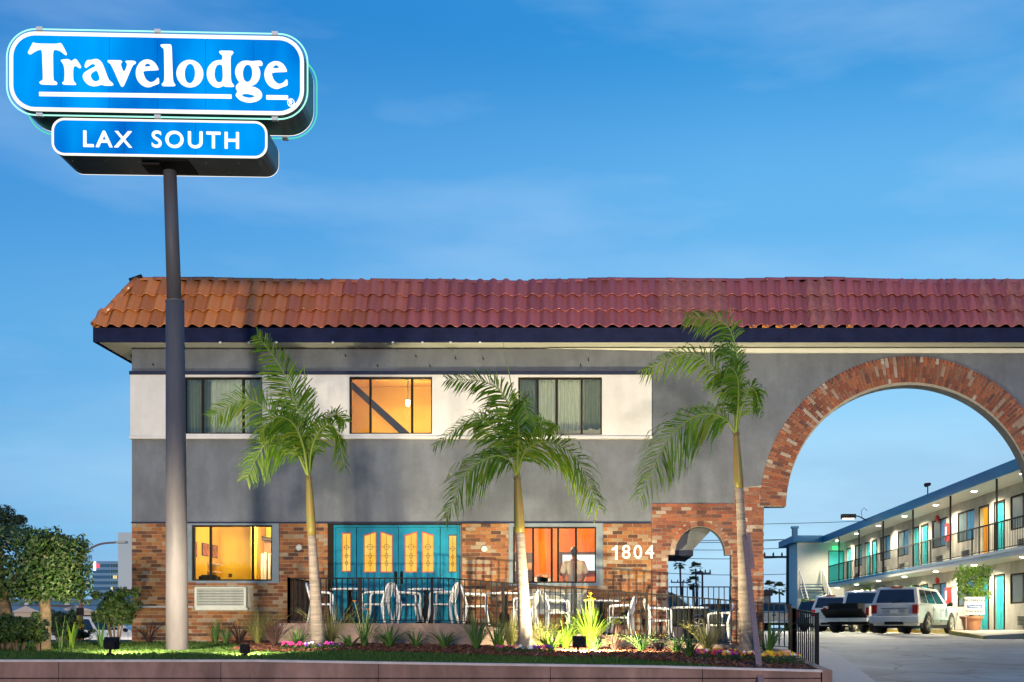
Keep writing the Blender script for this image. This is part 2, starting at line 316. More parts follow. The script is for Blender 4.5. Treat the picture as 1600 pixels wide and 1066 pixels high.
def bevel(o, wd, seg=2):
    b = o.modifiers.new('bevel', 'BEVEL'); b.width = wd; b.segments = seg; b.limit_method = 'ANGLE'; b.angle_limit = R(30); return o
def lamp(name, kind, loc, power, c, parent=None, size=.1, spot=None, aim=None):
    d = bpy.data.lights.new(name, kind); d.energy = power; d.color = c
    if kind == 'AREA': d.size = size
    else: d.shadow_soft_size = size
    if spot: d.spot_size = R(spot); d.spot_blend = .6
    o = link(name, d, parent, loc)
    if aim is not None: o.rotation_euler = (Vector(aim) - Vector(loc)).to_track_quat('-Z', 'Y').to_euler()
    return o
def rect(x0, z0, x1, z1): return [(x0, z0), (x1, z0), (x1, z1), (x0, z1)]
def smooth_poly(p, it=2):
    for _ in range(it):
        q = []
        for i in range(len(p)):
            a, b = p[i], p[(i + 1) % len(p)]
            q += [(a[0] * .75 + b[0] * .25, a[1] * .75 + b[1] * .25), (a[0] * .25 + b[0] * .75, a[1] * .25 + b[1] * .75)]
        p = q
    return p
def interp(tab, t):
    if t <= tab[0][0]: return tab[0][1]
    for (a, u), (b, v) in zip(tab, tab[1:]):
        if t <= b: return u + (v - u) * (t - a) / (b - a)
    return tab[-1][1]
def spline(pts, n):
    pts = [Vector(p) for p in pts]; P = [pts[0] * 2 - pts[1]] + pts + [pts[-1] * 2 - pts[-2]]; out = []
    m = len(pts) - 1
    for i in range(n + 1):
        t = i / n * m; k = min(int(t), m - 1); f = t - k; a, b, c, d = P[k:k + 4]
        out.append(.5 * ((2 * b) + (c - a) * f + (2 * a - 5 * b + 4 * c - d) * f * f + (3 * b - a - 3 * c + d) * f ** 3))
    return out
def text_mesh(s, size, bold=.0, space=1.0, depth=.01):
    c = bpy.data.curves.new('lettering', 'FONT'); c.body = s; c.size = size; c.offset = bold; c.space_character = space; c.extrude = depth; c.align_x = 'CENTER'; c.align_y = 'CENTER'
    o = bpy.data.objects.new('lettering', c); col.objects.link(o)
    dg = bpy.context.evaluated_depsgraph_get(); me = bpy.data.meshes.new_from_object(o.evaluated_get(dg)); bpy.data.objects.remove(o); return me

# ------------------------------------------------------------------ ground, lot, planter, patio
LOT = [(-30, -.05), (2, 0), (8, .38), (14, .72), (19, .93), (24, 1.12), (26, 1.17), (40, 1.36), (70, 1.42), (5000, 1.42)]
def lotz(Y): return interp(LOT, Y)
g = MB()
def strip(xs, ys, zf, m=None):
    m = m or g; b = len(m.v); n = len(xs)
    for y in ys:
        for x in xs: m.v.append((x, y, zf(x, y)))
    for j in range(len(ys) - 1):
        for i in range(n - 1): m.f.append((b + j * n + i, b + j * n + i + 1, b + (j + 1) * n + i + 1, b + (j + 1) * n + i))
strip([-3000, -200, -40, 2.9], [-200, 2, 8, 14.95], lambda x, y: -.04)
strip([-3000, -200, -40, -12, -10.5, 2.9], [14.99, 19, 24, 26, 29, 33, 40, 70, 400, 3500], lambda x, y: lotz(y) - .05 if x > -11 or y < 30 else .38)
strip([2.9, 40, 200, 3000], [-200, 2, 8, 14, 19, 24, 26, 40, 70, 400, 3500], lambda x, y: lotz(y) - .05)
struct(g.build('ground', 'earth', fix=False))
a = MB(); ys = [2, 5, 8, 11, 14, 16.5, 19, 21.5, 24, 26, 30, 35, 40, 50, 60, 70, 90, 140]
strip([2.97, 6, 10, 20, 60], ys, lambda x, y: lotz(y), a)
strip([-9, 1.42, 2.97], [36.5, 40, 50, 60, 70, 90, 140], lambda x, y: lotz(y), a)
strip([1.42, 2.97], [25.96, 30, 36.5], lambda x, y: lotz(y), a)
struct(a.build('parking_lot', 'asphalt', fix=False))
# worn pale patches and old bay lines on the lot
pm = MB()
for x0, y0, x1, y1, wd in ((7.6, 40, 11.5, 47, .1), (5.2, 44, 8.6, 50, .1), (9.2, 33.5, 13.2, 39.2, .1)):
    d = Vector((x1 - x0, y1 - y0, 0)).normalized(); q = Vector((-d.y, d.x, 0)) * wd / 2
    k = [Vector((x0, y0, 0)) - q, Vector((x0, y0, 0)) + q, Vector((x1, y1, 0)) + q, Vector((x1, y1, 0)) - q]
    pm.poly([(p.x, p.y, lotz(p.y) + .004) for p in k])
mat('old_line', (.34, .33, .26), .8, c2=(.17, .17, .16), var=.1, scale=5)
struct(pm.build('bay_marking', 'old_line', fix=False))
# brick-paved walk beside the planter
pv = bpy.data.materials.new('pavers'); pv.use_nodes = True; t = pv.node_tree; bt = t.nodes.new('ShaderNodeTexBrick'); co = t.nodes.new('ShaderNodeTexCoord')
bt.inputs['Scale'].default_value = 4.5; bt.inputs['Color1'].default_value = (.44, .41, .40, 1); bt.inputs['Color2'].default_value = (.54, .49, .47, 1); bt.inputs['Mortar'].default_value = (.12, .11, .11, 1); bt.inputs['Mortar Size'].default_value = .03
t.links.new(co.outputs['Object'], bt.inputs['Vector']); t.links.new(bt.outputs['Color'], t.nodes['Principled BSDF'].inputs['Base Color']); t.nodes['Principled BSDF'].inputs['Roughness'].default_value = .85
M['pavers'] = pv
a = MB(); edge = [(12, 3.4), (14, 3.7), (16.4, 4.02), (18.8, 4.34), (21, 4.62), (23.3, 4.86), (25, 5.0), (25.95, 5.0)]
for (y0, x0), (y1, x1) in zip(edge, edge[1:]):
    z0, z1 = lotz(y0) + .012, lotz(y1) + .012
    a.poly([(3.05, y0, z0), (x0, y0, z0), (x1, y1, z1), (3.05, y1, z1)])
    a.poly([(x0, y0, z0), (x0 + .02, y0, z0 - .02), (x1 + .02, y1, z1 - .02), (x1, y1, z1)])
struct(a.build('paved_walk', 'pavers', fix=False))

WT = [(-40, 1.182), (-4.42, 1.182), (-1.4, 1.135), (.77, 1.106), (2.97, 1.048)]
def lawnz(x, y): return interp(WT, x) - .035 + (y - 15) * .0105
a = MB(); xs = [-40, -20, -14, -12, -10.4, -9, -7.5, -6.3, -5, -4.4, -3, -1.4, 0, .77, 2, 2.97]
strip([x for x in xs if x <= -6.3], [15.2, 17, 19, 21, 23, 25.58], lawnz, a); strip([x for x in xs if x >= -6.3], [15.2, 17, 19, 21, 23.25], lawnz, a)
strip([-40, -20, -14, -12, -10.4], [25.58, 27, 29], lawnz, a)
struct(a.build('lawn', 'lawn', fix=False))
MUL = [(-8.2, 24.9), (-7.2, 23.6), (-6.6, 21.5), (-6.1, 19.3), (-5, 18.6), (-4, 19.4), (-3, 19.2), (-2, 18.3), (-.8, 17.8), (.3, 18.0), (1.0, 17.0), (1.6, 15.5), (2.0, 15.22), (2.96, 15.22)]
a = MB(); n = 60; top = []
for i in range(n + 1):
    x = -8.2 + 11.16 * i / n; y0 = interp(MUL, x) + .08 * math.sin(x * 9); y1 = 25.56 if x < -6.42 else 23.24
    for j in range(7):
        y = y0 + (y1 - y0) * j / 6; a.v.append((x, y, lawnz(x, y) + .015 + .03 * noise.noise((x * 3, y * 3, 0)) + (.02 if 0 < j else 0)))
for i in range(n):
    for j in range(6): k = i * 7 + j; a.f.append((k, k + 7, k + 8, k + 1))
struct(a.build('planting_bed', 'mulch', smooth=True, fix=False))
# mulch chips lying on the bed
random.seed(5); a = MB()
for i in range(9000):
    x = random.uniform(-8, 2.9); y0 = interp(MUL, x); y = y0 + (random.random() ** 1.5) * ((25.4 if x < -6.42 else 23.2) - y0)
    z = lawnz(x, y) + .05; l = random.uniform(.02, .05); q = random.uniform(0, 6.3); d = Vector((math.cos(q), math.sin(q), random.uniform(-.4, .6))) * l; e = Vector((-math.sin(q), math.cos(q), random.uniform(-.5, .9))) * l * .4
    p = Vector((x, y, z)); a.poly([p - d - e, p + d - e, p + d + e, p - d + e])
mat('chip', (.18, .06, .035), .9, rnd=[(.20, .07, .035), (.11, .035, .02), (.28, .12, .07), (.15, .05, .03)])
stuff(a.build('mulch_chips', 'chip', fix=False))
# grass blades on the lawn
random.seed(6); a = MB(); V, F = a.v, a.f
for i in range(90000):
    x = random.uniform(-12.5, 2.9); y = 15.2 + (random.random() ** 1.5) * 10.2
    if x > -8.2 and y > interp(MUL, x) + .06 * math.sin(x * 9) + random.uniform(-.1, .06): continue
    if x > -10.4 and y > 25.4: continue
    k = .6 + .7 * (.5 + .5 * noise.noise((x * .8, y * .8, 3)))
    z = lawnz(x, y); h = random.uniform(.03, .075) * k; q = random.uniform(0, 6.3); c, s_ = math.cos(q) * .008, math.sin(q) * .008
    b = len(V); V += [(x - c, y - s_, z), (x + c, y + s_, z), (x + random.uniform(-.03, .03), y + random.uniform(-.03, .03), z + h)]; F.append((b, b + 1, b + 2))
stuff(a.build('grass', 'grass', fix=False))

rw = thing('retaining_wall', 'low pinkish concrete retaining wall with pale cap in front of the lawn', 'wall', (0, 0, 0))
jx = [-16, -12.2, -9.2, -7.0, -4.88, -2.82, -.57, 1.42, 2.97]
for x0, x1 in zip(jx, jx[1:]):
    z0, z1 = interp(WT, x0) - .03, interp(WT, x1) - .03; e = .004
    for lo, hi0, hi1, yy in ((.945, z0, z1, 15.0), (-.1, .932, .932, 14.992)):
        MB().hexa([(x0 + e, yy, lo), (x1 - e, yy, lo), (x1 - e, 15.17, lo), (x0 + e, 15.17, lo), (x0 + e, yy, hi0), (x1 - e, yy, hi1), (x1 - e, 15.17, hi1), (x0 + e, 15.17, hi0)]).build('panel', 'concrete_wall', rw)
a = MB(); cx = [-16, -4.42, -1.4, .77, 2.985]
for x0, x1 in zip(cx, cx[1:]):
    z0, z1 = interp(WT, x0), interp(WT, x1)
    a.hexa([(x0, 14.985, z0 - .03), (x1, 14.985, z1 - .03), (x1, 15.19, z1 - .03), (x0, 15.19, z0 - .03), (x0, 14.985, z0), (x1, 14.985, z1), (x1, 15.19, z1), (x0, 15.19, z0)])
a.build('cap', 'concrete_lip', rw)
MB().hexa([(2.985, 15.0, 0), (3.12, 15.0, 0), (3.6, 20.6, 0), (3.46, 20.6, 0), (2.985, 15.0, 1.045), (3.12, 15.0, 1.045), (3.6, 20.6, 1.10), (3.46, 20.6, 1.10)]).build('return_wall', 'concrete_wall', rw)

PF = [(-9, 1.69), (-3, 1.69), (4.05, 1.14)]
def pz(x): return interp(PF, x)
struct(MB().wall_xz([[(-6.42, .9), (4.06, .9), (4.06, 1.14), (-3, 1.69), (-6.42, 1.69)]], 23.25, 25.555).build('patio', 'patio'))
struct(MB().hexa([(1.68, 25.56, .9), (3.06, 25.56, .9), (3.06, 27.7, .9), (1.68, 27.7, .9), (1.68, 25.56, pz(1.68) - .005), (3.06, 25.56, pz(3.06) - .005), (3.06, 27.7, pz(3.06) - .005), (1.68, 27.7, pz(1.68) - .005)]).build('path', 'patio'))

def railing(name, label, runs, h=.92, gap=.109, post_gap=1.5, rad=.010, postw=.026, basegap=.06):
    t = thing(name, label, 'railing', (0, 0, 0)); bmesh_ = MB().box(-rad, rad, -rad, rad, 0, 1)
    src = None
    for fz, pts in runs:
        for (p, q) in zip(pts, pts[1:]):
            p, q = Vector((p[0], p[1], 0)), Vector((q[0], q[1], 0)); L = (q - p).length; n = max(1, round(L / gap)); m = max(1, round(L / post_gap))
            brk = [0, 1] + ([(-3 - p.x) / (q.x - p.x)] if abs(q.x - p.x) > 3 and p.x < -3 < q.x else []); brk.sort()
            for nm, dz, wd in (('top_rail', h, .026), ('bottom_rail', basegap, .016)):
                a = MB()
                for u, v in zip(brk, brk[1:]):
                    s_, e_ = p.lerp(q, u), p.lerp(q, v); a.bar((s_.x, s_.y, fz(s_) + dz), (e_.x, e_.y, fz(e_) + dz), wd)
                a.build(nm, 'black_iron', t)
            for i in range(m + 1):
                c = p.lerp(q, i / m); z = fz(c); MB().box(c.x - postw, c.x + postw, c.y - postw, c.y + postw, z - .05, z + h + .02).build('post', 'black_iron', t)
            for i in range(1, n):
                c = p.lerp(q, i / n); z = fz(c) + basegap
                if src is None: src = bmesh_.build('baluster', 'black_iron', t); o = src
                else: o = link('baluster', src.data, t)
                o.location = (c.x, c.y, z); o.scale = (1, 1, h - basegap)
    return t
railing('patio_railing', 'black iron railing running down along the patio of plastic chairs', [(lambda c: pz(c.x), [(-6.23, 25.5), (-6.23, 23.42), (4.0, 23.42)])])
railing('end_railing', 'short black iron railing panel at the driveway end of the flower bed', [(lambda c: lotz(c.y) + .03, [(4.0, 23.36), (3.53, 20.2)]), (lambda c: interp([(19, .91), (20.2, 1.0)], c.y), [(3.53, 20.2), (3.70, 19.0)])], h=.92, gap=.109, post_gap=4)
lw = thing('garden_wall', 'low concrete wall with railing behind the small brick arch', 'wall', (0, 0, 0))
MB().box(1.45, 3.45, 27.75, 27.95, 1.0, 1.62).build('kerb_block', 'concrete', lw)
railing('walkway_railing', 'black iron railing seen through the small brick arch', [(lambda c: 1.62, [(1.5, 27.85), (3.42, 27.85)])], h=.97, gap=.13)

# ------------------------------------------------------------------ motel office: walls, trim, brickwork
Y0 = 25.6
def fx(x): return (x - CX) / 70
def fz(y): return EYE + (HY - y) / 70
office = thing('motel_office', 'two storey grey stucco motel office with brick base and white window band', 'building', (0, 0, 0))
gate = thing('brick_gateway', 'grey wall with big brick arch over the driveway and a small brick arch', 'archway', (0, 0, 0))
def frect(x0, y0, x1, y1): return rect(fx(x0), fz(y1), fx(x1), fz(y0))
WIN = {'W1': (289, 590.5, 411.5, 679, (317, 380.5)), 'W2': (547, 590, 676, 679, (579, 644)), 'W3': (810, 590.5, 940.5, 680.5, (840, 870, 909)), 'W4': (300.8, 821, 426, 907.6, (329, 394.6)), 'W5': (802, 823.5, 931.5, 911, (833, 862, 872, 900))}
DOOR = (520, 820, 718.5, 972)
SOF = 7.83
holes = [frect(*WIN[k][:4]) for k in WIN] + [rect(fx(520), 1.69, fx(718.5), fz(820))]
MB().wall_xz([rect(fx(206), 1.0, fx(1018), SOF)] + holes, Y0, Y0 + .22).build('wall', 'stucco', office)
MB().box(fx(206), fx(206) + .2, Y0 + .22, 36, 1.0, SOF).build('side_wall', 'stucco', office)
MB().box(fx(1018) - .2, fx(1018), Y0 + .22, 36, 1.0, SOF).build('side_wall', 'stucco', office)
MB().box(fx(206), fx(1018), 36, 36.2, 1.0, SOF).build('rear_wall', 'stucco', office)
MB().wall_xz([frect(206, 587, 1018, 683)] + [frect(*WIN[k][:4]) for k in ('W1', 'W2', 'W3')], Y0 - .09, Y0 - .002).build('white_band', 'white_stucco', office)
MB().box(fx(205), fx(1019), Y0 - .13, Y0 - .002, fz(687), fz(683.2)).build('ledge', 'white_stucco', office)
MB().box(fx(205), fx(1018.5), Y0 - .12, Y0 - .002, fz(586.8), fz(581.5)).build('trim_board', 'trim_navy', office)
MB().box(fx(206), fx(1017), Y0 - .05, Y0 - .002, fz(818), fz(816)).build('drip_edge', 'trim_navy', office)
# arched gateway wall
AC_, AR, AO = (1421, 795), 193, 234
def arc(cx, cy, r, a0, a1, n): return [(cx + r * math.cos(R(a0 + (a1 - a0) * i / n)), cy - r * math.sin(R(a0 + (a1 - a0) * i / n))) for i in range(n + 1)]
small = [(1094 + 39.5 * math.cos(R(180 - 180 * i / 24)), 867 - 44 * math.sin(R(180 - 180 * i / 24))) for i in range(25)]
loop = [(1018, 1030), (1044, 1030), (1044, 867)] + small + [(1143, 867), (1143, 1030), (1193.5, 1030), (1193.5, 791.5), (1228, 791.5)] + arc(*AC_, AR, 179, 1, 64) + [(1614, 791.5), (1648, 791.5), (1648, 1030), (1905, 1030), (1905, 545), (1018, 545)]
MB().wall_xz([[(fx(x) + (.003 if x == 1018 else 0), fz(y)) for x, y in loop]], Y0, Y0 + .36).build('wall', 'stucco', gate)
MB().wall_xz([[(fx(855), SOF), (fx(1180), fz(552.5)), (fx(1905), fz(552.5)), (fx(1905), SOF)]], Y0 - .06, Y0 - .003).build('soffit_light_band', 'soffit', gate)  # added tapering white board, shaped as the band of light on the soffit

# bricks: laid course by course round the openings
random.seed(21)
PIT, CRS, JT = 15.8, 5.68, .011
def lay(x0, x1, y0, y1, blocks, out, seed):
    rr = random.Random(seed); n = int(round((y1 - y0) / CRS)); h = (y1 - y0) / n
    for j in range(n):
        yb = y1 - j * h; yt = yb - h; ym = (yb + yt) / 2
        bl = []
        for b in blocks:
            iv = b(ym)
            if iv: bl.append(iv)
        x = x0 - (PIT / 2 if j % 2 else 0) - rr.uniform(0, 2)
        while x < x1:
            segs = [(max(x, x0), min(x + PIT, x1))]
            for a_, b_ in bl:
                ns = []
                for s_, e_ in segs:
                    if b_ <= s_ or a_ >= e_: ns.append((s_, e_))
                    else:
                        if a_ > s_: ns.append((s_, a_))
                        if b_ < e_: ns.append((b_, e_))
                segs = ns
            for s_, e_ in segs:
                if e_ - s_ > 2.5: out.append((fx((s_ + e_) / 2), fz(ym), (e_ - s_) / 70 - JT, h / 70 - JT, 0))
            x += PIT
def hole(x0, y0, x1, y1): return lambda y: (x0, x1) if y0 < y < y1 else None
PADB = 8
ob = []; gb = []
offh = [hole(294, 817.5, 437, 912), hole(305, 914, 396, 956), hole(513, 817, 722, 1100), hole(795, 817, 942, 917), hole(828, 923, 917, 960)]
lay(207, 1018, 818.5, 1012, offh, ob, 1)
def small_out(y):
    if y > 867: return (1044, 1143)
    t = (867 - y) / 52
    if t >= 1: return None
    d = 47.5 * math.sqrt(1 - t * t); return (1094 - d, 1094 + d)
def big_out(y):
    dy = 795 - y
    if dy < 0: return None
    return (1421 - math.sqrt(max(0, AO ** 2 - dy * dy)), 3000)
lay(1018.5, 1193.5, 787, 1012, [small_out, big_out, lambda y: (1189, 1300) if y < 791 else None], gb, 2)
lay(1147.5, 1189, 762, 787, [big_out], gb, 3)
lay(1648, 1760, 762, 1012, [lambda y: (1500, 1421 + math.sqrt(max(0, AO ** 2 - (795 - y) ** 2))) if y < 795 else None], gb, 4)
n = 13
for i in range(n):                                      # soldier ring of the small arch
    a_ = R(180 - 180 * (i + .5) / n); rx, rz = 43.5, 48
    gb.append((fx(1094 + rx * math.cos(a_)), fz(867 - rz * math.sin(a_)), .105, math.pi * 45 / n / 70 - .01, a_))
n = 117
for i in range(n):                                      # ring of the big arch
    a_ = R(180 - 180 * (i + .5) / n); r0 = AR
    ls = [14.5, 17, 9.5] if i % 2 else [8, 17, 16]
    for l in ls:
        rm = r0 + l / 2; gb.append((fx(AC_[0] + rm * math.cos(a_)), fz(AC_[1] - 4 - rm * math.sin(a_)), l / 70 - .012, math.pi * (AR + 16) / n / 70 - .010, a_)); r0 += l
def bricks(lst, parent, m, score, seed):
    rr = random.Random(seed); lst = sorted(lst, key=score); one = lst[:300]; rest = lst[300:]
    src = MB().box(-.5, .5, -.5, .5, -.5, .5).build('brick', m, parent)
    first = True
    for x, z, l, h, ang in one:
        o = src if first else link('brick', src.data, parent); first = False
        d = rr.uniform(-.006, .006); o.location = (x, Y0 - .012 + d, z); o.scale = (l, .06, h); o.rotation_euler = (0, -ang + rr.uniform(-.006, .006), 0)
    a = MB()
    for x, z, l, h, ang in rest:
        d = rr.uniform(-.006, .006)
        a.box(-l / 2, l / 2, -.03, .03, -h / 2, h / 2, Matrix.Translation((x, Y0 - .012 + d, z)) @ Matrix.Rotation(-ang + rr.uniform(-.006, .006), 4, 'Y'))
    stuff(a.build('brickwork', m, parent, fix=False))
def unfx(x): return x * 70 + CX
def sc_off(b):
    x = unfx(b[0]); big = -b[2] * 10
    hid = (252 < x < 296 and 1) + (x > 455 and b[1] < fz(905)) * 2 + (b[1] < fz(985)) * 2
    return hid * 10 + big
def sc_gate(b):
    x = unfx(b[0]); return ((x > 1600) * 3 + (b[1] < fz(945)) * 2 + (1152 < x < 1178)) * 10 - b[2] * 10
bricks(ob, office, 'brick', sc_off, 1); bricks(gb, gate, 'brick_arch', sc_gate, 2)
# mortar bed behind the bricks, on the openings' side of the stucco
bed = [rect(fx(207), 1.0, fx(1017.5), fz(818.3))] + [frect(294, 819, 437, 912), frect(795, 819, 942, 917)]
bed2 = rect(fx(513), 1.69, fx(722), fz(819.0))
MB().wall_xz(bed + [bed2], Y0 - .022, Y0 - .001).build('mortar_bed', 'mortar', office)
ml = [(1018.8, 1025), (1044, 1025), (1044, 867)] + small + [(1143, 867), (1143, 1025), (1193.3, 1025), (1193.3, 791.5), (1228, 791.5)] + arc(*AC_, AR, 179, 1, 64) + [(1614, 791.5), (1648.2, 791.5), (1648.2, 1025), (1760, 1025), (1760, 762), (1652, 762)] + arc(*AC_, AO - .5, 9, 171, 64) + [(1147.8, 762.5), (1147.8, 787.3), (1018.8, 787.3)]
MB().wall_xz([[(fx(x), fz(y)) for x, y in ml]], Y0 - .022, Y0 - .001).build('mortar_bed', 'mortar', gate)

# ------------------------------------------------------------------ roof
XL, XR, YE, ZE, RUN, ZT = -10.92, 13.9, 25.0, 8.14, .665, 9.33
rf = thing('tiled_roof', 'mansard roof of wavy clay tiles, coloured orange to maroon for painted-in lamp and sky light, with navy fascia', 'roof', (0, 0, 0))
MB().box(XL, XR, YE, YE + .05, SOF, ZE).build('fascia', 'fascia', rf)
MB().box(XL, XL + .05, YE + .052, 36.6, SOF, ZE).build('fascia', 'fascia', rf)
MB().box(XL + .052, XR, YE + .052, Y0 + .3, SOF + .03, SOF + .06).build('soffit', 'soffit', rf)
MB().box(XL + .052, fx(206), Y0 + .302, 36.6, SOF + .03, SOF + .06).build('soffit', 'soffit', rf)
# roof body under the tiles
xh = XL + RUN
a = MB(); a.hexa([(XL + .06, YE + .06, SOF + .07), (fx(1018), YE + .06, SOF + .07), (fx(1018), 36.5, SOF + .07), (XL + .06, 36.5, SOF + .07), (xh + .06, YE + RUN + .06, ZT - .04), (fx(1018), YE + RUN + .06, ZT - .04), (fx(1018), 35.9, ZT - .04), (xh + .06, 35.9, ZT - .04)])
a.build('roof_body', 'trim_navy', rf)
MB().hexa([(fx(1018) + .003, YE + .06, SOF + .07), (XR, YE + .06, SOF + .07), (XR, 26.7, SOF + .07), (fx(1018) + .003, 26.7, SOF + .07), (fx(1018) + .003, YE + RUN + .06, ZT - .04), (XR, YE + RUN + .06, ZT - .04), (XR, 26.1, ZT - .04), (fx(1018) + .003, 26.1, ZT - .04)]).build('roof_body', 'trim_navy', rf)
MB().box(fx(1018), XR, Y0 + .302, 26.7, SOF + .03, SOF + .06).build('soffit', 'soffit', rf)
TW, TL = .2945, .47; pitch = math.atan2(ZT - ZE, RUN); SL = math.hypot(ZT - ZE, RUN)
def tile_mesh():
    a = MB(); n = 12
    for lay_ in (0, 1):
        for y in (0, .02, TL + .03):
            for i in range(n + 1):
                u = i / n; x = (u - .5) * (TW + .03)
                zz =   .045 * math.cos(2 * math.pi * (u * 1.1 - .42)) + (.048 if y < .03 else .004) - lay_ * .016
                a.v.append((x, y, zz))
    m = n + 1
    for j in range(2):
        for i in range(n): k = j * m + i; a.f.append((k, k + 1, k + m + 1, k + m)); k += 3 * m; a.f.append((k, k + m, k + m + 1, k + 1))
    for i in range(n): a.f.append((i, 3 * m + i, 3 * m + i + 1, i + 1))
    return a
tmesh = {}
def tile_data(m):
    if m not in tmesh:
        o = tile_mesh().build('tile', m, smooth=True, fix=False); tmesh[m] = o.data; bpy.data.objects.remove(o)
    return tmesh[m]
random.seed(9); nc = int((XR - XL) / TW)
for r_ in range(3):
    s_ = r_ * SL / 3 - .03
    for i in range(nc + 1):
        x = XL + .17 + i * TW; 
        lim = XL + RUN * (s_ + .24) / SL
        if x - TW / 2 < lim - .1: continue
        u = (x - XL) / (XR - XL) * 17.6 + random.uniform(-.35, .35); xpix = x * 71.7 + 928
        m = 'tile%d' % max(0, min(5, int((xpix - 300) / 85 + random.uniform(-.5, .5)))) if xpix < 800 else 'tile5'  # painted light tint picked by place along the roof, orange to maroon
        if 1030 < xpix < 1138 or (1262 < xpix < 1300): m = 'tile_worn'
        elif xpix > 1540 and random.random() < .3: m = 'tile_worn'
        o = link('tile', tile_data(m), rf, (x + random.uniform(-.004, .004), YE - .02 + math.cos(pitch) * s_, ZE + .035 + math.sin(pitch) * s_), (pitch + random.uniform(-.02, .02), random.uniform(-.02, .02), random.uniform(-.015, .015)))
        if random.random() < .06: o.location.y -= .012; o.location.z -= .022
def cap_mesh(L=.46):
    a = MB(); n = 8
    for y, r_ in ((0, .098), (L, .086)):
        for rr_ in (r_, r_ - .016):
            for k in range(n + 1): q = math.pi * k / n; a.v.append((y, -rr_ * math.cos(q), rr_ * math.sin(q)))
    m = n + 1
    for k in range(n):
        a.f += [(k, k + 1, 2 * m + k + 1, 2 * m + k), (m + k, 3 * m + k, 3 * m + k + 1, m + k + 1), (k, m + k, m + k + 1, k + 1), (2 * m + k, 2 * m + k + 1, 3 * m + k + 1, 3 * m + k)]
    return a
cm = {}
def cap_data(m):
    if m not in cm:
        o = cap_mesh().build('ridge_tile', m, smooth=True, fix=False); cm[m] = o.data; bpy.data.objects.remove(o)
    return cm[m]
x = xh - .05
while x < XR - .3:
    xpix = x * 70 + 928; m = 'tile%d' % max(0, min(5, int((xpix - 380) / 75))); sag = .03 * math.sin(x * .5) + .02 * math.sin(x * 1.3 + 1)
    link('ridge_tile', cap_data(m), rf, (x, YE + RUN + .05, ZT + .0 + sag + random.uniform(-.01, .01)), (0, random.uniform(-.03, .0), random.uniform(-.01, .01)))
    x += .442
x = fx(838)
while x < XR - .3:
    link('ridge_tile', cap_data('tile_worn'), rf, (x, YE + RUN + .42, ZT + .10 + random.uniform(-.01, .012)), (0, random.uniform(-.05, .0), 0)); x += .442
hip = Vector((RUN, RUN, ZT - ZE)); hl = hip.length; hd = hip.normalized()
MB().tube([Vector((XL + .03, YE + .05, ZE)), Vector((XL + .03, YE + .05, ZE)) + hip * 1.0], .075, 8).build('hip_board', 'tile0', rf)
for i in range(4):
    p = Vector((XL + .02, YE + .02, ZE + .05)) + hd * (i * .36)
    q = hd.to_track_quat('X', 'Z').to_euler(); link('hip_tile', cap_data('tile0'), rf, p, q)
MB().tube([(xh - .12, YE + RUN + .02, ZT + .0), (xh + .14, YE + RUN + .06, ZT + .12)], [.10, .09], 10).build('ridge_end_cap', 'plastic_black', rf, smooth=True)
MB().hexa([(XL + .01, YE + .06, ZE - .01), (XL + .08, YE + .06, ZE - .01), (XL + .08, 36.5, ZE - .01), (XL + .01, 36.5, ZE - .01), (xh, YE + RUN + .06, ZT), (xh + .05, YE + RUN + .06, ZT), (xh + .05, 36.2, ZT), (xh, 36.2, ZT)]).build('side_slope', 'tile0', rf)
# lumps of orange bedding mortar and small gutter nails under the eave
for xpix in (1176, 1196, 1217, 1240, 1283, 1328):
    MB().tube([((xpix - 928) / 71.7 - .07, YE + .0, ZE + .035), ((xpix - 928) / 71.7 + .07, YE + .0, ZE + .03)], .04, 8).build('eave_filler', 'tile_end', rf, smooth=True)
for xpix in (344, 389, 432, 520, 614, 660, 704, 750):
    MB().box((xpix - 928) / 71.7 - .022, (xpix - 928) / 71.7 + .022, YE - .012, YE + .03, SOF - .035, SOF + .004).build('gutter_clip', 'soffit', rf)

# ------------------------------------------------------------------ windows, door, wall units
def window(key, parent, ypl, m_pane='pane', fw=2.2):
    x0, y0, x1, y1, mul = WIN[key]
    yf = ypl; s = fw
    wdo = MB().wall_xz([frect(x0 + .15, y0 + .15, x1 - .15, y1 - .15), frect(x0 + s, y0 + s, x1 - s, y1 - s)], yf, yf + .07).build('window', 'bronze', parent)
    xs_ = [x0 + s] + list(mul) + [x1 - s]
    for m in mul: MB().box(fx(m - 1.6), fx(m + 1.6), yf + .004, yf + .066, fz(y1 - s) + .001, fz(y0 + s) - .001).build('mullion', 'bronze', wdo)
    for i, (a_, b_) in enumerate(zip(xs_, xs_[1:])):
        l, r_ = a_ + (1.6 if i else 0), b_ - (1.6 if i < len(xs_) - 2 else 0)
        yy = yf + (.03 if i % 2 else .045)
        MB().box(fx(l) - .004, fx(r_) + .004, yy, yy + .006, fz(y1 - s) - .004, fz(y0 + s) + .004).build('pane', m_pane, wdo)
    return wdo
for k in ('W1', 'W2', 'W3'): window(k, office, Y0 - .03)
for k, sur in (('W4', (294.5, 818.2, 436.5, 911.5)), ('W5', (795.5, 817.6, 941.5, 916))):
    window(k, office, Y0 - .01)
    MB().wall_xz([frect(*sur), frect(*WIN[k][:4])], Y0 - .045, Y0 + .0).build('window_surround', 'surround', office)
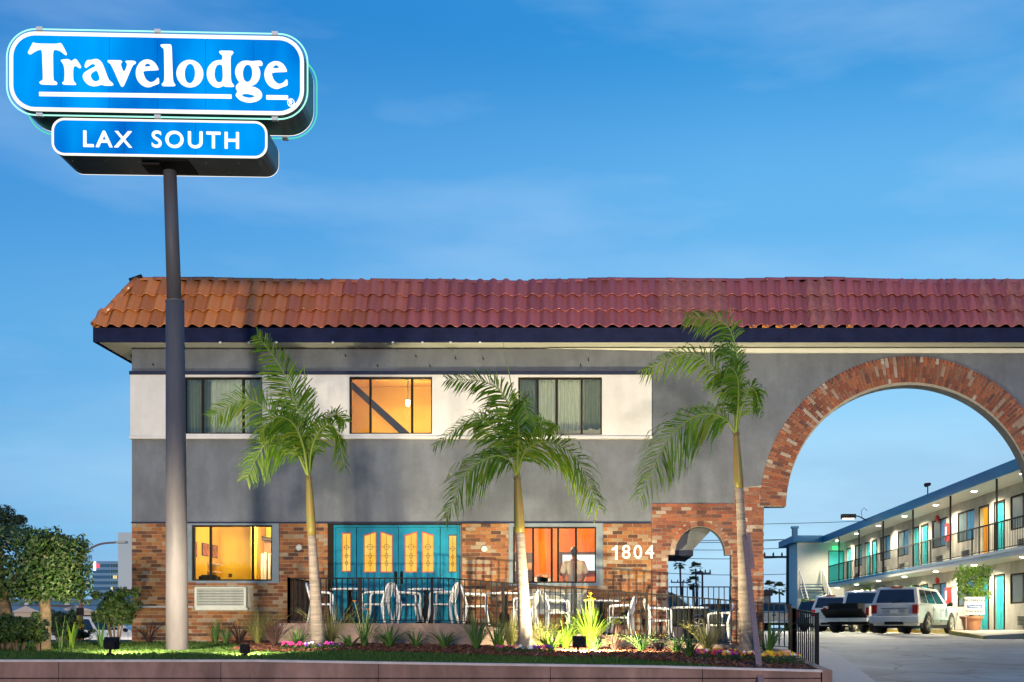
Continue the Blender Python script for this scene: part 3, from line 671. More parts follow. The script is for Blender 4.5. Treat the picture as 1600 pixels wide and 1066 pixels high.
# entrance: sidelight, two leaves, sidelight
dz0 = 1.70
door_y = Y0 + .05
ent = MB().wall_xz([rect(fx(520.5), dz0, fx(718), fz(820.5)), rect(fx(524), dz0 + .001, fx(714.5), fz(823.5))], door_y - .03, door_y + .08).build('entrance_frame', 'teal', office)
MB().box(fx(513), fx(521), Y0 - .05, Y0 + .0, 1.70, fz(818.6)).build('door_jamb', 'bronze', office)
MB().box(fx(513), fx(722), Y0 - .06, Y0 + .0, fz(820), fz(818.7)).build('door_header', 'bronze', office)
def arched(x0, y0, x1, y1, rise):                       # glass light whose head sweeps up towards one side
    pts = [(x0, y1), (x1, y1)]
    n = 10
    for i in range(n + 1):
        u = i / n; xx = x1 + (x0 - x1) * u
        t_ = 1 - u if rise > 0 else u
        k = (3 * t_ * t_ - 2 * t_ ** 3) if rise else 0
        pts.append((xx, y0 - abs(rise) * (k - .0)))
    return pts
def leaf(name, x0, x1, lights, knob=None, seam=True):
    lp = [rect(fx(x0), dz0 + .01, fx(x1), fz(824))] + [[(fx(a_), fz(b_)) for a_, b_ in l] for l in lights]
    o = MB().wall_xz(lp, door_y - .012, door_y + .03).build(name, 'teal', office)
    for l in lights:
        cxx = sum(p[0] for p in l) / len(l); ys_ = [p[1] for p in l]; xs_ = [p[0] for p in l]
        big = [((p[0] - cxx) * 1.13 + cxx, p[1] + (1.6 if p[1] > 880 else -1.6)) for p in l]
        MB().wall_xz([[(fx(a_), fz(b_)) for a_, b_ in big], [(fx(a_), fz(b_)) for a_, b_ in l]], door_y - .026, door_y - .0125).build('bead', 'red_metal' if x0 < 660 else 'dark_wood', o)
        MB().wall_xz([[(fx(a_), fz(b_)) for a_, b_ in l]], door_y + .004, door_y + .014).build('leaded_glass', 'amber_glass', o)
        a = MB(); ca = .004; xa, xb, ya, yb = min(xs_), max(xs_), min(ys_) + 2, max(ys_); yy = door_y + .0
        mid = (xa + xb) / 2
        a.box(fx(mid) - ca, fx(mid) + ca, yy - .002, yy + .004, fz(yb), fz(ya))
        for q in (.34, .58, .78):
            z = fz(ya + (yb - ya) * q); a.box(fx(xa), fx(xb), yy - .004, yy + .002, z - ca, z + ca)
        for q, r_, sq in ((.34, 4.2, 1), (.58, 2.2, 1.9), (.78, 2.2, 1.9)):
            if xb - xa < 15: r_ *= .8
            c_ = (fx(mid), fz(ya + (yb - ya) * q)); rr_ = r_ / 70
            a.tube([(c_[0] + rr_ * math.cos(k / 16 * 6.2832), yy - .002, c_[1] + rr_ * sq * math.sin(k / 16 * 6.2832)) for k in range(17)], .006, 4)
        a.build('lead_came', 'dark_wood', o)
    for k, (ya, yb) in enumerate(((903, 930), (936, 962))):  # raised panels below the glass
        z1, z0 = fz(ya), max(fz(yb), dz0 + .06)
        if z1 - z0 > .1: MB().wall_xz([rect(fx(x0 + 8), z0, fx(x1 - 8), z1), rect(fx(x0 + 10.5), z0 + .035, fx(x1 - 10.5), z1 - .035)], door_y - .026, door_y - .0125).build('raised_panel', 'teal', o)
    if knob:
        a = MB(); zc = fz(900); xk = fx(knob); yk = door_y - .03
        a.box(xk - .03, xk + .03, yk - .006, yk + .018, zc - .18, zc + .10); a.tube([(xk, yk, zc - .13), (xk, yk - .06, zc - .09), (xk, yk - .06, zc + .0), (xk, yk, zc + .05)], .014, 8); a.tube([(xk, yk - .02, zc + .02), (xk, yk - .03, zc + .10)], [.03, .012], 8)
        a.build('handle', 'black_iron', o, smooth=True)
    return o
def straight(x0, y0, x1, y1): return [(x0, y1), (x1, y1), (x1, y0), (x0, y0)]
leaf('sidelight', 524.5, 556, [straight(534.5, 834, 547, 892)])
leaf('door', 557.2, 621.6, [arched(569, 837, 586.5, 893, 4.5), arched(595, 837, 612, 893, -4.5)], 618)
leaf('door', 622.4, 686.8, [arched(633, 837, 650.5, 893, 4.5), arched(660, 837, 676.5, 893, -4.5)], 627)
leaf('sidelight', 688, 714, [straight(701.5, 837, 712.5, 893)])
def wall_ac(x0, y0, x1, y1, label):
    t = thing('air_conditioner', label, 'air conditioner', (0, 0, 0), 0, 'air conditioners in the brick base')
    X0, X1, Z0, Z1 = fx(x0), fx(x1), fz(y1), fz(y0); yf = Y0 - .17
    MB().wall_xz([rect(X0, Z0, X1, Z1), rect(X0 + .05, Z0 + .04, X1 - .05, Z1 - .03)], yf, Y0 - .0).build('sleeve', 'louvre', t)
    MB().box(X0 + .05, X1 - .05, Y0 - .07, Y0 - .05, Z0 + .04, Z1 - .03).build('coil', 'plastic_black', t)
    MB().box(X0 + .02, X1 + .04, yf - .015, Y0 - .02, Z0 - .05, Z0 - .002).build('drip_tray', 'louvre', t)
    n = 11; s_ = None
    for i in range(n):
        z = Z0 + .055 + (Z1 - Z0 - .10) * i / (n - 1)
        if s_ is None: s_ = MB().hexa([(X0 + .051, yf + .01, -.012), (X1 - .051, yf + .01, -.012), (X1 - .051, yf + .05, .008), (X0 + .051, yf + .05, .008), (X0 + .051, yf + .01, .002), (X1 - .051, yf + .01, .002), (X1 - .051, yf + .05, .018), (X0 + .051, yf + .05, .018)]).build('slat', 'louvre', t); o = s_
        else: o = link('slat', s_.data, t)
        o.location = (0, 0, z)
    return t
wall_ac(308, 918, 388, 950, 'cream wall air conditioner under the yellow office window')
wall_ac(833, 927, 911, 956, 'cream wall air conditioner under the orange lobby window behind the chairs')
for xx, yy, lb in ((468, 856, 'round white wall vent on brick between office window and teal doors'), (757, 858, 'round white wall vent on brick between teal doors and orange window')):
    t = MB().tube([(fx(xx), Y0 - .03, fz(yy)), (fx(xx), Y0 - .07, fz(yy)), (fx(xx), Y0 - .085, fz(yy))], [.07, .07, .05], 16).build('wall_vent', 'metal_grey', smooth=False); tag(t, lb, 'vent', 'round wall vents')
# house number
hn = thing('house_number', 'white metal house number 1804 on the brick wall', 'house number', (fx(989), Y0 - .07, fz(864)))
hn.scale = (.93, 1, .93)
for i, ch in enumerate('1804'):
    if ch == '1':
        MB().wall_xz([[(-.43, -.17), (-.37, -.17), (-.37, .17), (-.42, .17), (-.45, .12), (-.51, .10), (-.51, .055), (-.43, .065)]], -.018, .018).build('digit', 'number_white', hn); continue
    me = text_mesh(ch, .46, .004, 1, .018); me.materials.append(M['number_white']); o = link('digit', me, hn, ((0, -.165, .115, .40)[i], 0, 0), (R(90), 0, 0)); o.scale = (.95, 1.0, 1)
ORD = 'first second third fourth fifth sixth seventh eighth ninth'.split()
# thin conduit on the corner pier and wires under the eave
t = MB().tube([(fx(200), Y0 - .06, fz(948.5)), (fx(304), Y0 - .06, fz(948.5))], .022, 8).build('conduit', 'metal_grey', smooth=True); tag(t, 'thin grey conduit pipe running across the corner brickwork', 'pipe')
random.seed(4)
for i, (xx, yy) in enumerate(((240, 570), (540, 556), (590, 572), (650, 557), (672, 572), (712, 560), (755, 561), (907, 571), (919, 563))):
    t = MB().tube([(fx(xx), Y0, fz(yy)), (fx(xx), Y0 - .05, fz(yy) + .01), (fx(xx + 1), Y0 - .06, fz(yy + 2))], .012, 6).build('wall_hook', 'black_iron'); tag(t, '%s small black wall hook under the eave, counted from the sign pole' % ORD[i], 'hook', 'hooks under the eave')

# ------------------------------------------------------------------ rooms behind the windows
def room(x0, x1, y1, z0, z1, wall, floor='floor_brown', ceil='white_stucco', left=None):
    ya = Y0 + .225
    MB().box(x0 - .06, x1 + .06, y1, y1 + .06, z0, z1).build('interior_wall', wall, office)
    MB().box(x0 - .06, x0, ya, y1 - .001, z0, z1).build('interior_wall', left or wall, office)
    MB().box(x1, x1 + .06, ya, y1 - .001, z0, z1).build('interior_wall', wall, office)
    MB().box(x0 - .06, x1 + .06, ya, y1 + .06, z0 - .06, z0 - .001).build('interior_floor', floor, office)
    MB().box(x0 - .06, x1 + .06, ya, y1 + .06, z1 + .001, z1 + .06).build('interior_ceiling', ceil, office)
FL = 1.71
WARM = (1, .74, .36)
room(-9.15, -6.35, 28.1, FL, 4.2, 'room_yellow', ceil='room_yellow')
room(-6.2, -2.95, 30, FL, 4.2, 'room_dim')
room(-2.35, .35, 29.2, FL, 4.2, 'room_orange', ceil='room_orange')
room(-10.0, -6.6, 28.5, 4.9, 7.6, 'room_dim')
room(-6.3, -2.9, 28.6, 4.9, 7.6, 'room_amber', ceil='room_amber')
room(-2.6, 1.0, 28.5, 4.9, 7.6, 'room_dim')
def ceiling_lamp(x, y, z, power, label, c=WARM, r=.11):
    t = thing('ceiling_lamp', label, 'lamp', (x, y, z), 0, 'lamps lit indoors')
    MB().lathe([(.05, 0), (.07, .0), (.07, .03), (.03, .05)], 14).build('base', 'metal_grey', t)
    MB().lathe([(.02, -.14), (r * .7, -.12), (r, -.07), (r * .8, -.02), (.05, -.002)], 14).build('globe', 'lamp_room', t, smooth=True)
    lamp('bulb', 'POINT', (0, -.0, -.32), power, c, t, .12)
ceiling_lamp(-7.9, 26.9, 4.14, 105, 'round lamp on the ceiling of the yellow office room')
ceiling_lamp(fx(631) * 1.04, 27.2, Z_(630, 27.2) + .06, 120, 'glowing globe lamp seen through the amber upstairs window', r=.055)
MB().tube([(fx(631) * 1.04, 27.2, Z_(630, 27.2) + .08), (fx(631) * 1.04, 27.2, 7.6)], .012, 6).build('lamp_rod', 'metal_grey', office)
ceiling_lamp(-1.0, 27.2, 4.14, 190, 'round lamp on the ceiling of the orange lobby', (1, .74, .40))
ceiling_lamp(.1, 27.4, 7.54, 45, 'dim round lamp in the curtained upstairs room beyond the amber one', (1, .85, .6))
ceiling_lamp(-7.6, 27.4, 7.54, 30, 'dim round lamp in the upstairs room by the sign pole', (.9, 1, .85))
# stair rail slanting across the amber room
t = MB().hexa([px(541, 588, 27.0), px(541, 600, 27.0), px(638, 690, 27.0), px(644, 680, 27.0), *[p + Vector((0, .12, 0)) for p in (px(541, 588, 27.0), px(541, 600, 27.0), px(638, 690, 27.0), px(644, 680, 27.0))]]).build('stair_rail', 'dark_wood'); tag(t, 'dark slanting stair rail inside the amber upstairs room', 'stair rail')
# posters on the left wall of the yellow room
random.seed(8)
for i, (a_, b_, ya, yb, lb, pc) in enumerate(((26.1, 26.4, 846, 870, 'small orange poster with stripes on yellow wall', (.75, .16, .03)), (26.75, 27.2, 849, 869, 'framed orange picture with dark figure between two posters', (.62, .15, .05)), (27.45, 27.85, 852, 872, 'orange framed print beside the corner of the yellow room', (.70, .2, .04)))):
    zt, zb = Z_(ya, (a_ + b_) / 2), Z_(yb, (a_ + b_) / 2)
    t = thing('poster', lb, 'poster', (-9.15, (a_ + b_) / 2, (zt + zb) / 2), 0, 'posters in the yellow room'); hw, hh = (b_ - a_) / 2, (zt - zb) / 2
    MB().box(.002, .02, -hw, hw, -hh, hh).build('poster_frame', 'dark_wood', t)
    mat('poster%d' % i, pc, .7, c2=(.12, .05, .03), var=.1, scale=7)
    MB().box(.0205, .024, -hw + .02, hw - .02, -hh + .02, hh - .02).build('print', 'poster%d' % i, t)
t = thing('desk', 'brown office desk inside the yellow room window', 'desk', (-8.0, 26.6, FL))
MB().box(-1.1, .55, -.35, .45, .86, .91).build('desk_top', 'desk', t); MB().box(-1.08, -1.0, -.33, .43, 0, .859).build('side_panel', 'desk', t); MB().box(.45, .53, -.33, .43, 0, .859).build('side_panel', 'desk', t)
t = thing('printer', 'dark printer on the desk in the yellow room', 'printer', (-8.85, 26.4, FL + .911))
MB().box(-.2, .2, -.15, .15, 0, .16).build('body', 'plastic_black', t); MB().box(-.15, .15, -.12, .1, .161, .19).build('lid', 'plastic_black', t)
t = thing('wall_shelf', 'small white shelf on the yellow wall above the desk', 'shelf', (-9.149, 27.4, 0))
for z in (2.7, 2.92, 3.1): MB().box(0, .18, -.28, .28, z, z + .02).build('shelf_board', 'paper', t)
for z in (-.28, .27): MB().box(0, .02, z, z + .015, 2.6, 3.2).build('bracket', 'paper', t)
t = thing('wall_box', 'small black box on the yellow wall above the desk', 'box', (X_(358.5, 28), 28.03, Z_(899, 28)))
MB().box(-.03, .03, 0, .068, -.04, .04).build('cover', 'plastic_black', t); MB().box(-.02, .02, -.006, -.001, -.03, .03).build('plate', 'dark_wood', t)
MB().box(X_(398, 27.6), X_(406.5, 27.6), 27.3, 28.09, FL, 4.19).build('interior_wall', 'room_yellow', office)
t = thing('closet', 'brown closet recess with curved rail inside the yellow room', 'closet', (0, 0, 0))
MB().box(X_(407, 27.9), X_(430, 27.9), 27.95, 28.09, FL, Z_(845, 27.9)).build('back_panel', 'desk', t); MB().tube([px(406, 838, 27.8), px(412, 842, 27.75), px(424, 843, 27.75), px(430, 842, 27.75)], .05, 8).build('rail', 'dark_wood', t)
for i, (xx, yt) in enumerate(((409, 866), (413.5, 864), (420, 866), (425, 873))):
    t = MB().tube([(X_(xx, 27.6), 27.6, 2.0), (X_(xx, 27.6), 27.66, Z_(yt, 27.6)), (X_(xx, 27.6), 27.66, Z_(yt - 1.5, 27.6))], [.035, .033, .015], 10).build('paper_roll', 'paper', smooth=True); tag(t, 'tall rolled white paper in the brown closet, %s from the yellow partition' % ORD[i], 'paper roll', 'paper rolls in the closet')
MB().box(X_(405, 27.6), X_(432, 27.6), 27.3, 27.9, FL, 2.0).build('interior_floor', 'desk', office)
# lobby: screen on the wall, counters, boxes
t = thing('wall_screen', 'big glowing white screen in a dark frame on the orange wall', 'screen', (X_(906, 29), 29.08, Z_(879, 29)))
MB().wall_xz([rect(-.52, -.27, .50, .27), rect(-.44, -.20, .42, .20)], -.02, .11).build('screen_frame', 'dark_wood', t); MB().box(-.439, .419, .0, .03, -.199, .199).build('display', 'screen', t)
t = thing('counter', 'orange lobby counter with dark open front', 'counter', (X_(850, 27.8), 27.8, FL))
MB().box(-1.0, .16, -.25, .25, .92, .96).build('counter_top', 'desk', t); MB().box(-1.0, .16, .1, .24, 0, .919).build('back_panel', 'dark_wood', t); MB().box(.1, .16, -.25, .099, 0, .919).build('end_panel', 'desk', t)
for i, (xx, ww, hh) in enumerate(((838, .16, .16), (848, .13, .2), (856, .12, .14))):
    t = thing('cardboard_box', 'small brown box on the lobby counter, %s from the dark cabinet' % ORD[i], 'box', (X_(xx, 27.75), 27.75, FL + .961), 0, 'boxes on the lobby counter')
    MB().box(-ww, ww, -.1, .1, 0, hh).build('box_body', 'paper', t); MB().box(-ww - .01, ww + .01, -.11, .11, hh + .001, hh + .03).build('box_lid', 'desk', t)
t = thing('filing_cabinet', 'dark cabinet with yellow notes behind the lobby window', 'cabinet', (X_(814, 27.6), 27.6, FL))
MB().box(-.45, .28, 0, .4, 0, 1.7).build('cabinet_body', 'dark_wood', t); MB().box(-.38, -.12, -.012, -.001, 1.25, 1.48).build('note', 'yellow_paint', t); MB().box(-.38, -.15, -.012, -.001, .55, .95).build('note', 'paper', t); MB().box(.02, .26, -.012, -.001, 1.28, 1.45).build('note', 'desk', t)
t = thing('low_counter', 'low counter under the white screen in the lobby', 'counter', (X_(915, 28.7), 28.7, FL))
MB().box(-.9, .5, -.2, .3, .9, .95).build('counter_top', 'desk', t); MB().box(-.88, .48, -.15, .28, 0, .899).build('cabinet_body', 'dark_wood', t)
# curtains
def curtain(x0, x1, ytop, ybot, m, label, dy=.12, pl=9, grp='curtains upstairs'):
    a = MB(); n = max(20, int((x1 - x0) * 2.2)); rr = random.Random(int(x0)); ph = rr.uniform(0, 6)
    rows = 5
    for j in range(rows):
        v = j / (rows - 1)
        for i in range(n + 1):
            u = i / n; x = fx(x0 + (x1 - x0) * u); hem = (math.sin(u * pl * 3.14) * 1.3 if j == rows - 1 else 0)
            a.v.append((x, Y0 + .24 + dy + .04 * math.sin(u * pl * 6.283 + ph + .4 * math.sin(3 * v)) * (.5 + .5 * v), fz(ytop + (ybot - ytop) * v + hem)))
    for j in range(rows - 1):
        for i in range(n): k = j * (n + 1) + i; a.f.append((k, k + 1, k + n + 2, k + n + 1))
    t = a.build('curtain', m, smooth=True, fix=False); tag(t, label, 'curtain', grp); return t
curtain(286, 318, 587, 682, 'curtain_olive', 'olive drape beside the sign pole in the upstairs window', .06, 6)
curtain(322, 381, 587, 671, 'curtain', 'pale net curtain in the upstairs window nearest the sign pole', .1, 8)
curtain(384, 412, 587, 683, 'curtain_olive', 'olive drape behind the palm frond in the upstairs window by the pole', .06, 5)
curtain(808, 838, 587, 684, 'curtain_olive', 'olive drape beside the palm spear in the curtained upstairs window', .06, 6)
curtain(841, 870, 587, 668, 'curtain', 'pale net curtain with scalloped hem next to the olive drape', .12, 5)
curtain(871, 908, 587, 669, 'curtain', 'wide pale net curtain with scalloped hem in the middle pane', .1, 6)
curtain(911, 943, 587, 667, 'curtain_olive', 'olive curtain with scalloped hem beside the blank white wall', .08, 4)

# person at the lobby screen, back to the window
def skin_mesh(name, m, verts, edges, radii, parent, root=0, sub=2):
    me = bpy.data.meshes.new(name); me.from_pydata(verts, edges, []); o = link(name, me, parent)
    md = o.modifiers.new('skin', 'SKIN'); 
    for i, r_ in enumerate(radii): me.skin_vertices[0].data[i].radius = r_ if isinstance(r_, tuple) else (r_, r_)
    me.skin_vertices[0].data[root].use_root = True
    s_ = o.modifiers.new('sub', 'SUBSURF'); s_.levels = sub; s_.render_levels = sub
    dg = bpy.context.evaluated_depsgraph_get(); nm = bpy.data.meshes.new_from_object(o.evaluated_get(dg)); o.modifiers.clear(); o.data = nm
    nm.materials.clear(); nm.materials.append(M[m])
    for p in nm.polygons: p.use_smooth = True
    return o
pp = thing('person', 'person in beige shirt with dark hair seen from behind at the lobby window', 'person', (X_(897, 26.7), 26.7, FL), R(8))
bv = [(0, 0, .95), (0, 0, 1.15), (0, .01, 1.36), (0, .0, 1.47), (0, .01, 1.54), (0, .02, 1.61), (0, .01, 1.66),
      (-.1, 0, .92), (-.12, .01, .5), (-.12, -.01, .08), (-.12, .12, .04), (.1, 0, .92), (.12, .01, .5), (.12, -.01, .08), (.12, .12, .04),
      (-.19, 0, 1.40), (-.25, -.02, 1.14), (-.22, .17, 1.0), (-.2, .25, .99), (.19, 0, 1.40), (.25, -.02, 1.14), (.22, .17, 1.0), (.2, .25, .99)]
be = [(0, 1), (1, 2), (2, 3), (3, 4), (4, 5), (5, 6), (0, 7), (7, 8), (8, 9), (9, 10), (0, 11), (11, 12), (12, 13), (13, 14), (2, 15), (15, 16), (16, 17), (17, 18), (2, 19), (19, 20), (20, 21), (21, 22)]
for sgn, w_ in ((-1, 17), (1, 21)):                      # five fingers per hand
    hx, hy, hz = bv[w_ + 1]
    for k in range(5):
        off = (k - 2) * .02
        i0 = len(bv); bv += [(hx + off * .9, hy + (.03 if 0 < k < 5 else .0), hz), (hx + off * 1.1 + (-sgn * .02 if k == 0 else 0), hy + .07 + .01 * (k % 3), hz - .02)]; be += [(w_ + 1, i0), (i0, i0 + 1)]
br = [(.15, .11), (.135, .10), (.16, .10), .07, .055, (.07, .08), (.05, .06), .085, .06, .042, .03, .085, .06, .042, .03, .06, .042, .032, .028, .06, .042, .032, .028] + [.010, .008] * 10
body = skin_mesh('body', 'skin', bv, be, br, pp)
skin_mesh('shirt', 'shirt', [(0, 0, .88), (0, 0, 1.12), (0, .01, 1.36), (0, 0, 1.45), (-.2, 0, 1.39), (-.27, -.02, 1.13), (.2, 0, 1.39), (.27, -.02, 1.13)], [(0, 1), (1, 2), (2, 3), (2, 4), (4, 5), (2, 6), (6, 7)], [(.20, .15), (.175, .135), (.185, .125), .075, .085, .085, .085, .085], pp, 1)
skin_mesh('trousers', 'trousers', [(0, 0, .93), (-.1, 0, .86), (-.12, .01, .5), (-.12, -.01, .09), (.1, 0, .86), (.12, .01, .5), (.12, -.01, .09)], [(0, 1), (1, 2), (2, 3), (0, 4), (4, 5), (5, 6)], [(.17, .13), .10, .08, .065, .10, .08, .065], pp)
hb = MB().lathe([(.085 * math.sin(R(a_)), -.115 * math.cos(R(a_))) for a_ in (4, 25, 50, 75, 100, 125, 150, 170, 177)], 16); hb.v = [(x * 1.02, y * 1.2 - .012, z + 1.665 + (.02 if y > .03 and z < 0 else 0)) for x, y, z in hb.v]; hb.build('hair', 'hair', pp, smooth=True)

# ------------------------------------------------------------------ pole sign
PY = 19.5
def poleX(x): return X_(x, PY)
TH = -R(2.2)
sign = thing('pole_sign', 'tall lit blue lodging sign on a thick steel pole', 'sign', (poleX(277), PY, 0))
bz = lawnz(poleX(277), PY) - .05
MB().tube([(0, 0, bz), (-.04, 0, Z_(472, PY))], [.185, .150], 28).build('pole', 'pole_paint', sign, smooth=True)
MB().tube([(-.04, 0, Z_(473, PY)), (-.042, 0, Z_(470, PY))], [.154, .154], 28).build('collar', 'pole_paint', sign)
MB().tube([(-.05, 0, Z_(471, PY)), (-.125, 0, Z_(268, PY))], [.118, .108], 24).build('upper_pole', 'pole_paint', sign, smooth=True)
SR = link('x', None); Mrot = Matrix.Rotation(-TH, 4, 'Z'); bpy.data.objects.remove(SR)
ctr = Vector((X_(246, 19.1), 19.5, 0)); Rm = Matrix.Translation(ctr) @ Matrix.Rotation(R(2.2), 4, 'Z'); Ri = Rm.inverted()
def face_uv(x, y, yl):                                   # where the sight line of a photo point meets the sign's face plane
    d = Vector(((x - CX) / FPX, 1, (HY - y) / FPX)); o = Ri @ Vector((0, 0, EYE)); dl = Ri.to_3x3() @ d
    t_ = (yl - o.y) / dl.y; p = o + dl * t_; return (p.x, p.z)
def rrect(x0, z0, x1, z1, r_, n=8):
    o = []
    for cx_, cz_, a0 in ((x1 - r_, z1 - r_, 0), (x0 + r_, z1 - r_, 90), (x0 + r_, z0 + r_, 180), (x1 - r_, z0 + r_, 270)):
        for i in range(n + 1): q = R(a0 + 90 * i / n); o.append((cx_ + r_ * math.cos(q), cz_ + r_ * math.sin(q)))
    return o
YF, YB = -.40, .40
def sgn_part(mb, name, m, par=sign, **k):
    mb.v = [tuple(Rm @ Vector(p) - Vector((poleX(277), PY, 0))) for p in mb.v]; return mb.build(name, m, par, **k)
for nm, (xa, ya, xb, yb), rad, yf, yb_ in (('cabinet', (15, 49, 475, 181), .42, YF, YB), ('lower_cabinet', (81, 184.5, 418, 248), .21, YF, YB)):
    (u0, v1), (u1, v0) = face_uv(xa, ya, yf), face_uv(xb, yb, yf)
    if nm == 'cabinet': c_up = (u0, u1, v0, v1); v0a = face_uv(15, 174.5, yf)[1]
    box_ = sgn_part(MB().wall_xz([rrect(u0, v0, u1, v1, rad)], yf + .012, yb_ - .012), nm, 'sign_steel')
    e = .062 if nm == 'cabinet' else .036
    for yy, s_ in ((yf, -1), (yb_, 1)):
        sgn_part(MB().wall_xz([rrect(u0, v0, u1, v1, rad), rrect(u0 + e, v0 + e, u1 - e, v1 - e, rad - e)], yy + (s_ == -1) * -.012, yy + (s_ == 1) * .012), 'retainer', 'sign_frame', box_)
        for k in range(6 if nm == 'cabinet' else 3):     # backlit face panels butted side by side
            n_ = 6 if nm == 'cabinet' else 3; ua, ub = u0 + e * .8 + (u1 - u0 - 1.6 * e) * k / n_, u0 + e * .8 + (u1 - u0 - 1.6 * e) * (k + 1) / n_
            full = rrect(u0 + e * .8, v0 + e * .8, u1 - e * .8, v1 - e * .8, rad - e * .8, 8)
            pts = []                                      # clip the rounded face to this panel's strip
            def clip(poly, f):
                out_ = []
                for i in range(len(poly)):
                    p, q = poly[i], poly[(i + 1) % len(poly)]; fp, fq = f(p), f(q)
                    if fp >= 0: out_.append(p)
                    if fp * fq < 0: w_ = fp / (fp - fq); out_.append((p[0] + (q[0] - p[0]) * w_, p[1] + (q[1] - p[1]) * w_))
                return out_
            pts = clip(clip(full, lambda p: p[0] - ua - .003), lambda p: ub - .003 - p[0])
            sgn_part(MB().wall_xz([pts], yy - .006 if s_ == -1 else yy + .001, yy - .001 if s_ == -1 else yy + .006), 'face_panel', 'sign_blue', box_)
    if nm == 'cabinet':
        for yy in (yf + .02, yb_ - .02):                 # neon outline tubes stood off the cabinet edge
            o_ = .055; P_ = rrect(u0 - o_, v0 - o_, u1 + o_, v1 + o_, rad + o_, 10)
            sgn_part(MB().tube([(p[0], yy, p[1]) for p in P_ + P_[:1]], .013, 6), 'neon_tube', 'neon_hot' if yy < 0 else 'neon', box_)
            for q in (.1, .5, .9):
                for v_ in (v0 - o_, v1 + o_): 
                    uu = u0 + (u1 - u0) * q; sgn_part(MB().box(uu - .05, uu + .05, yy - .03, yy + .03, v_ - .03, v_ + .03), 'tube_clip', 'plastic_white', box_)
    else:
        for i in range(12):
            uu = u0 + .25 + (u1 - u0 - .5) * i / 11; sgn_part(MB().box(uu - .012, uu + .012, -.2 + .4 * (i % 2), -.176 + .4 * (i % 2), v0 - .006, v0 + .01), 'rivet', 'metal_grey', box_)
        sgn_part(MB().box(-.05, .45, -.3, .3, v0 - .014, v0 + .02), 'access_panel', 'plastic_black', box_)
SH = sgn_part(MB().box(-.35, -.05, -.2, .2, v0 - .05, v0 - .012), 'pole_flange', 'plastic_black')
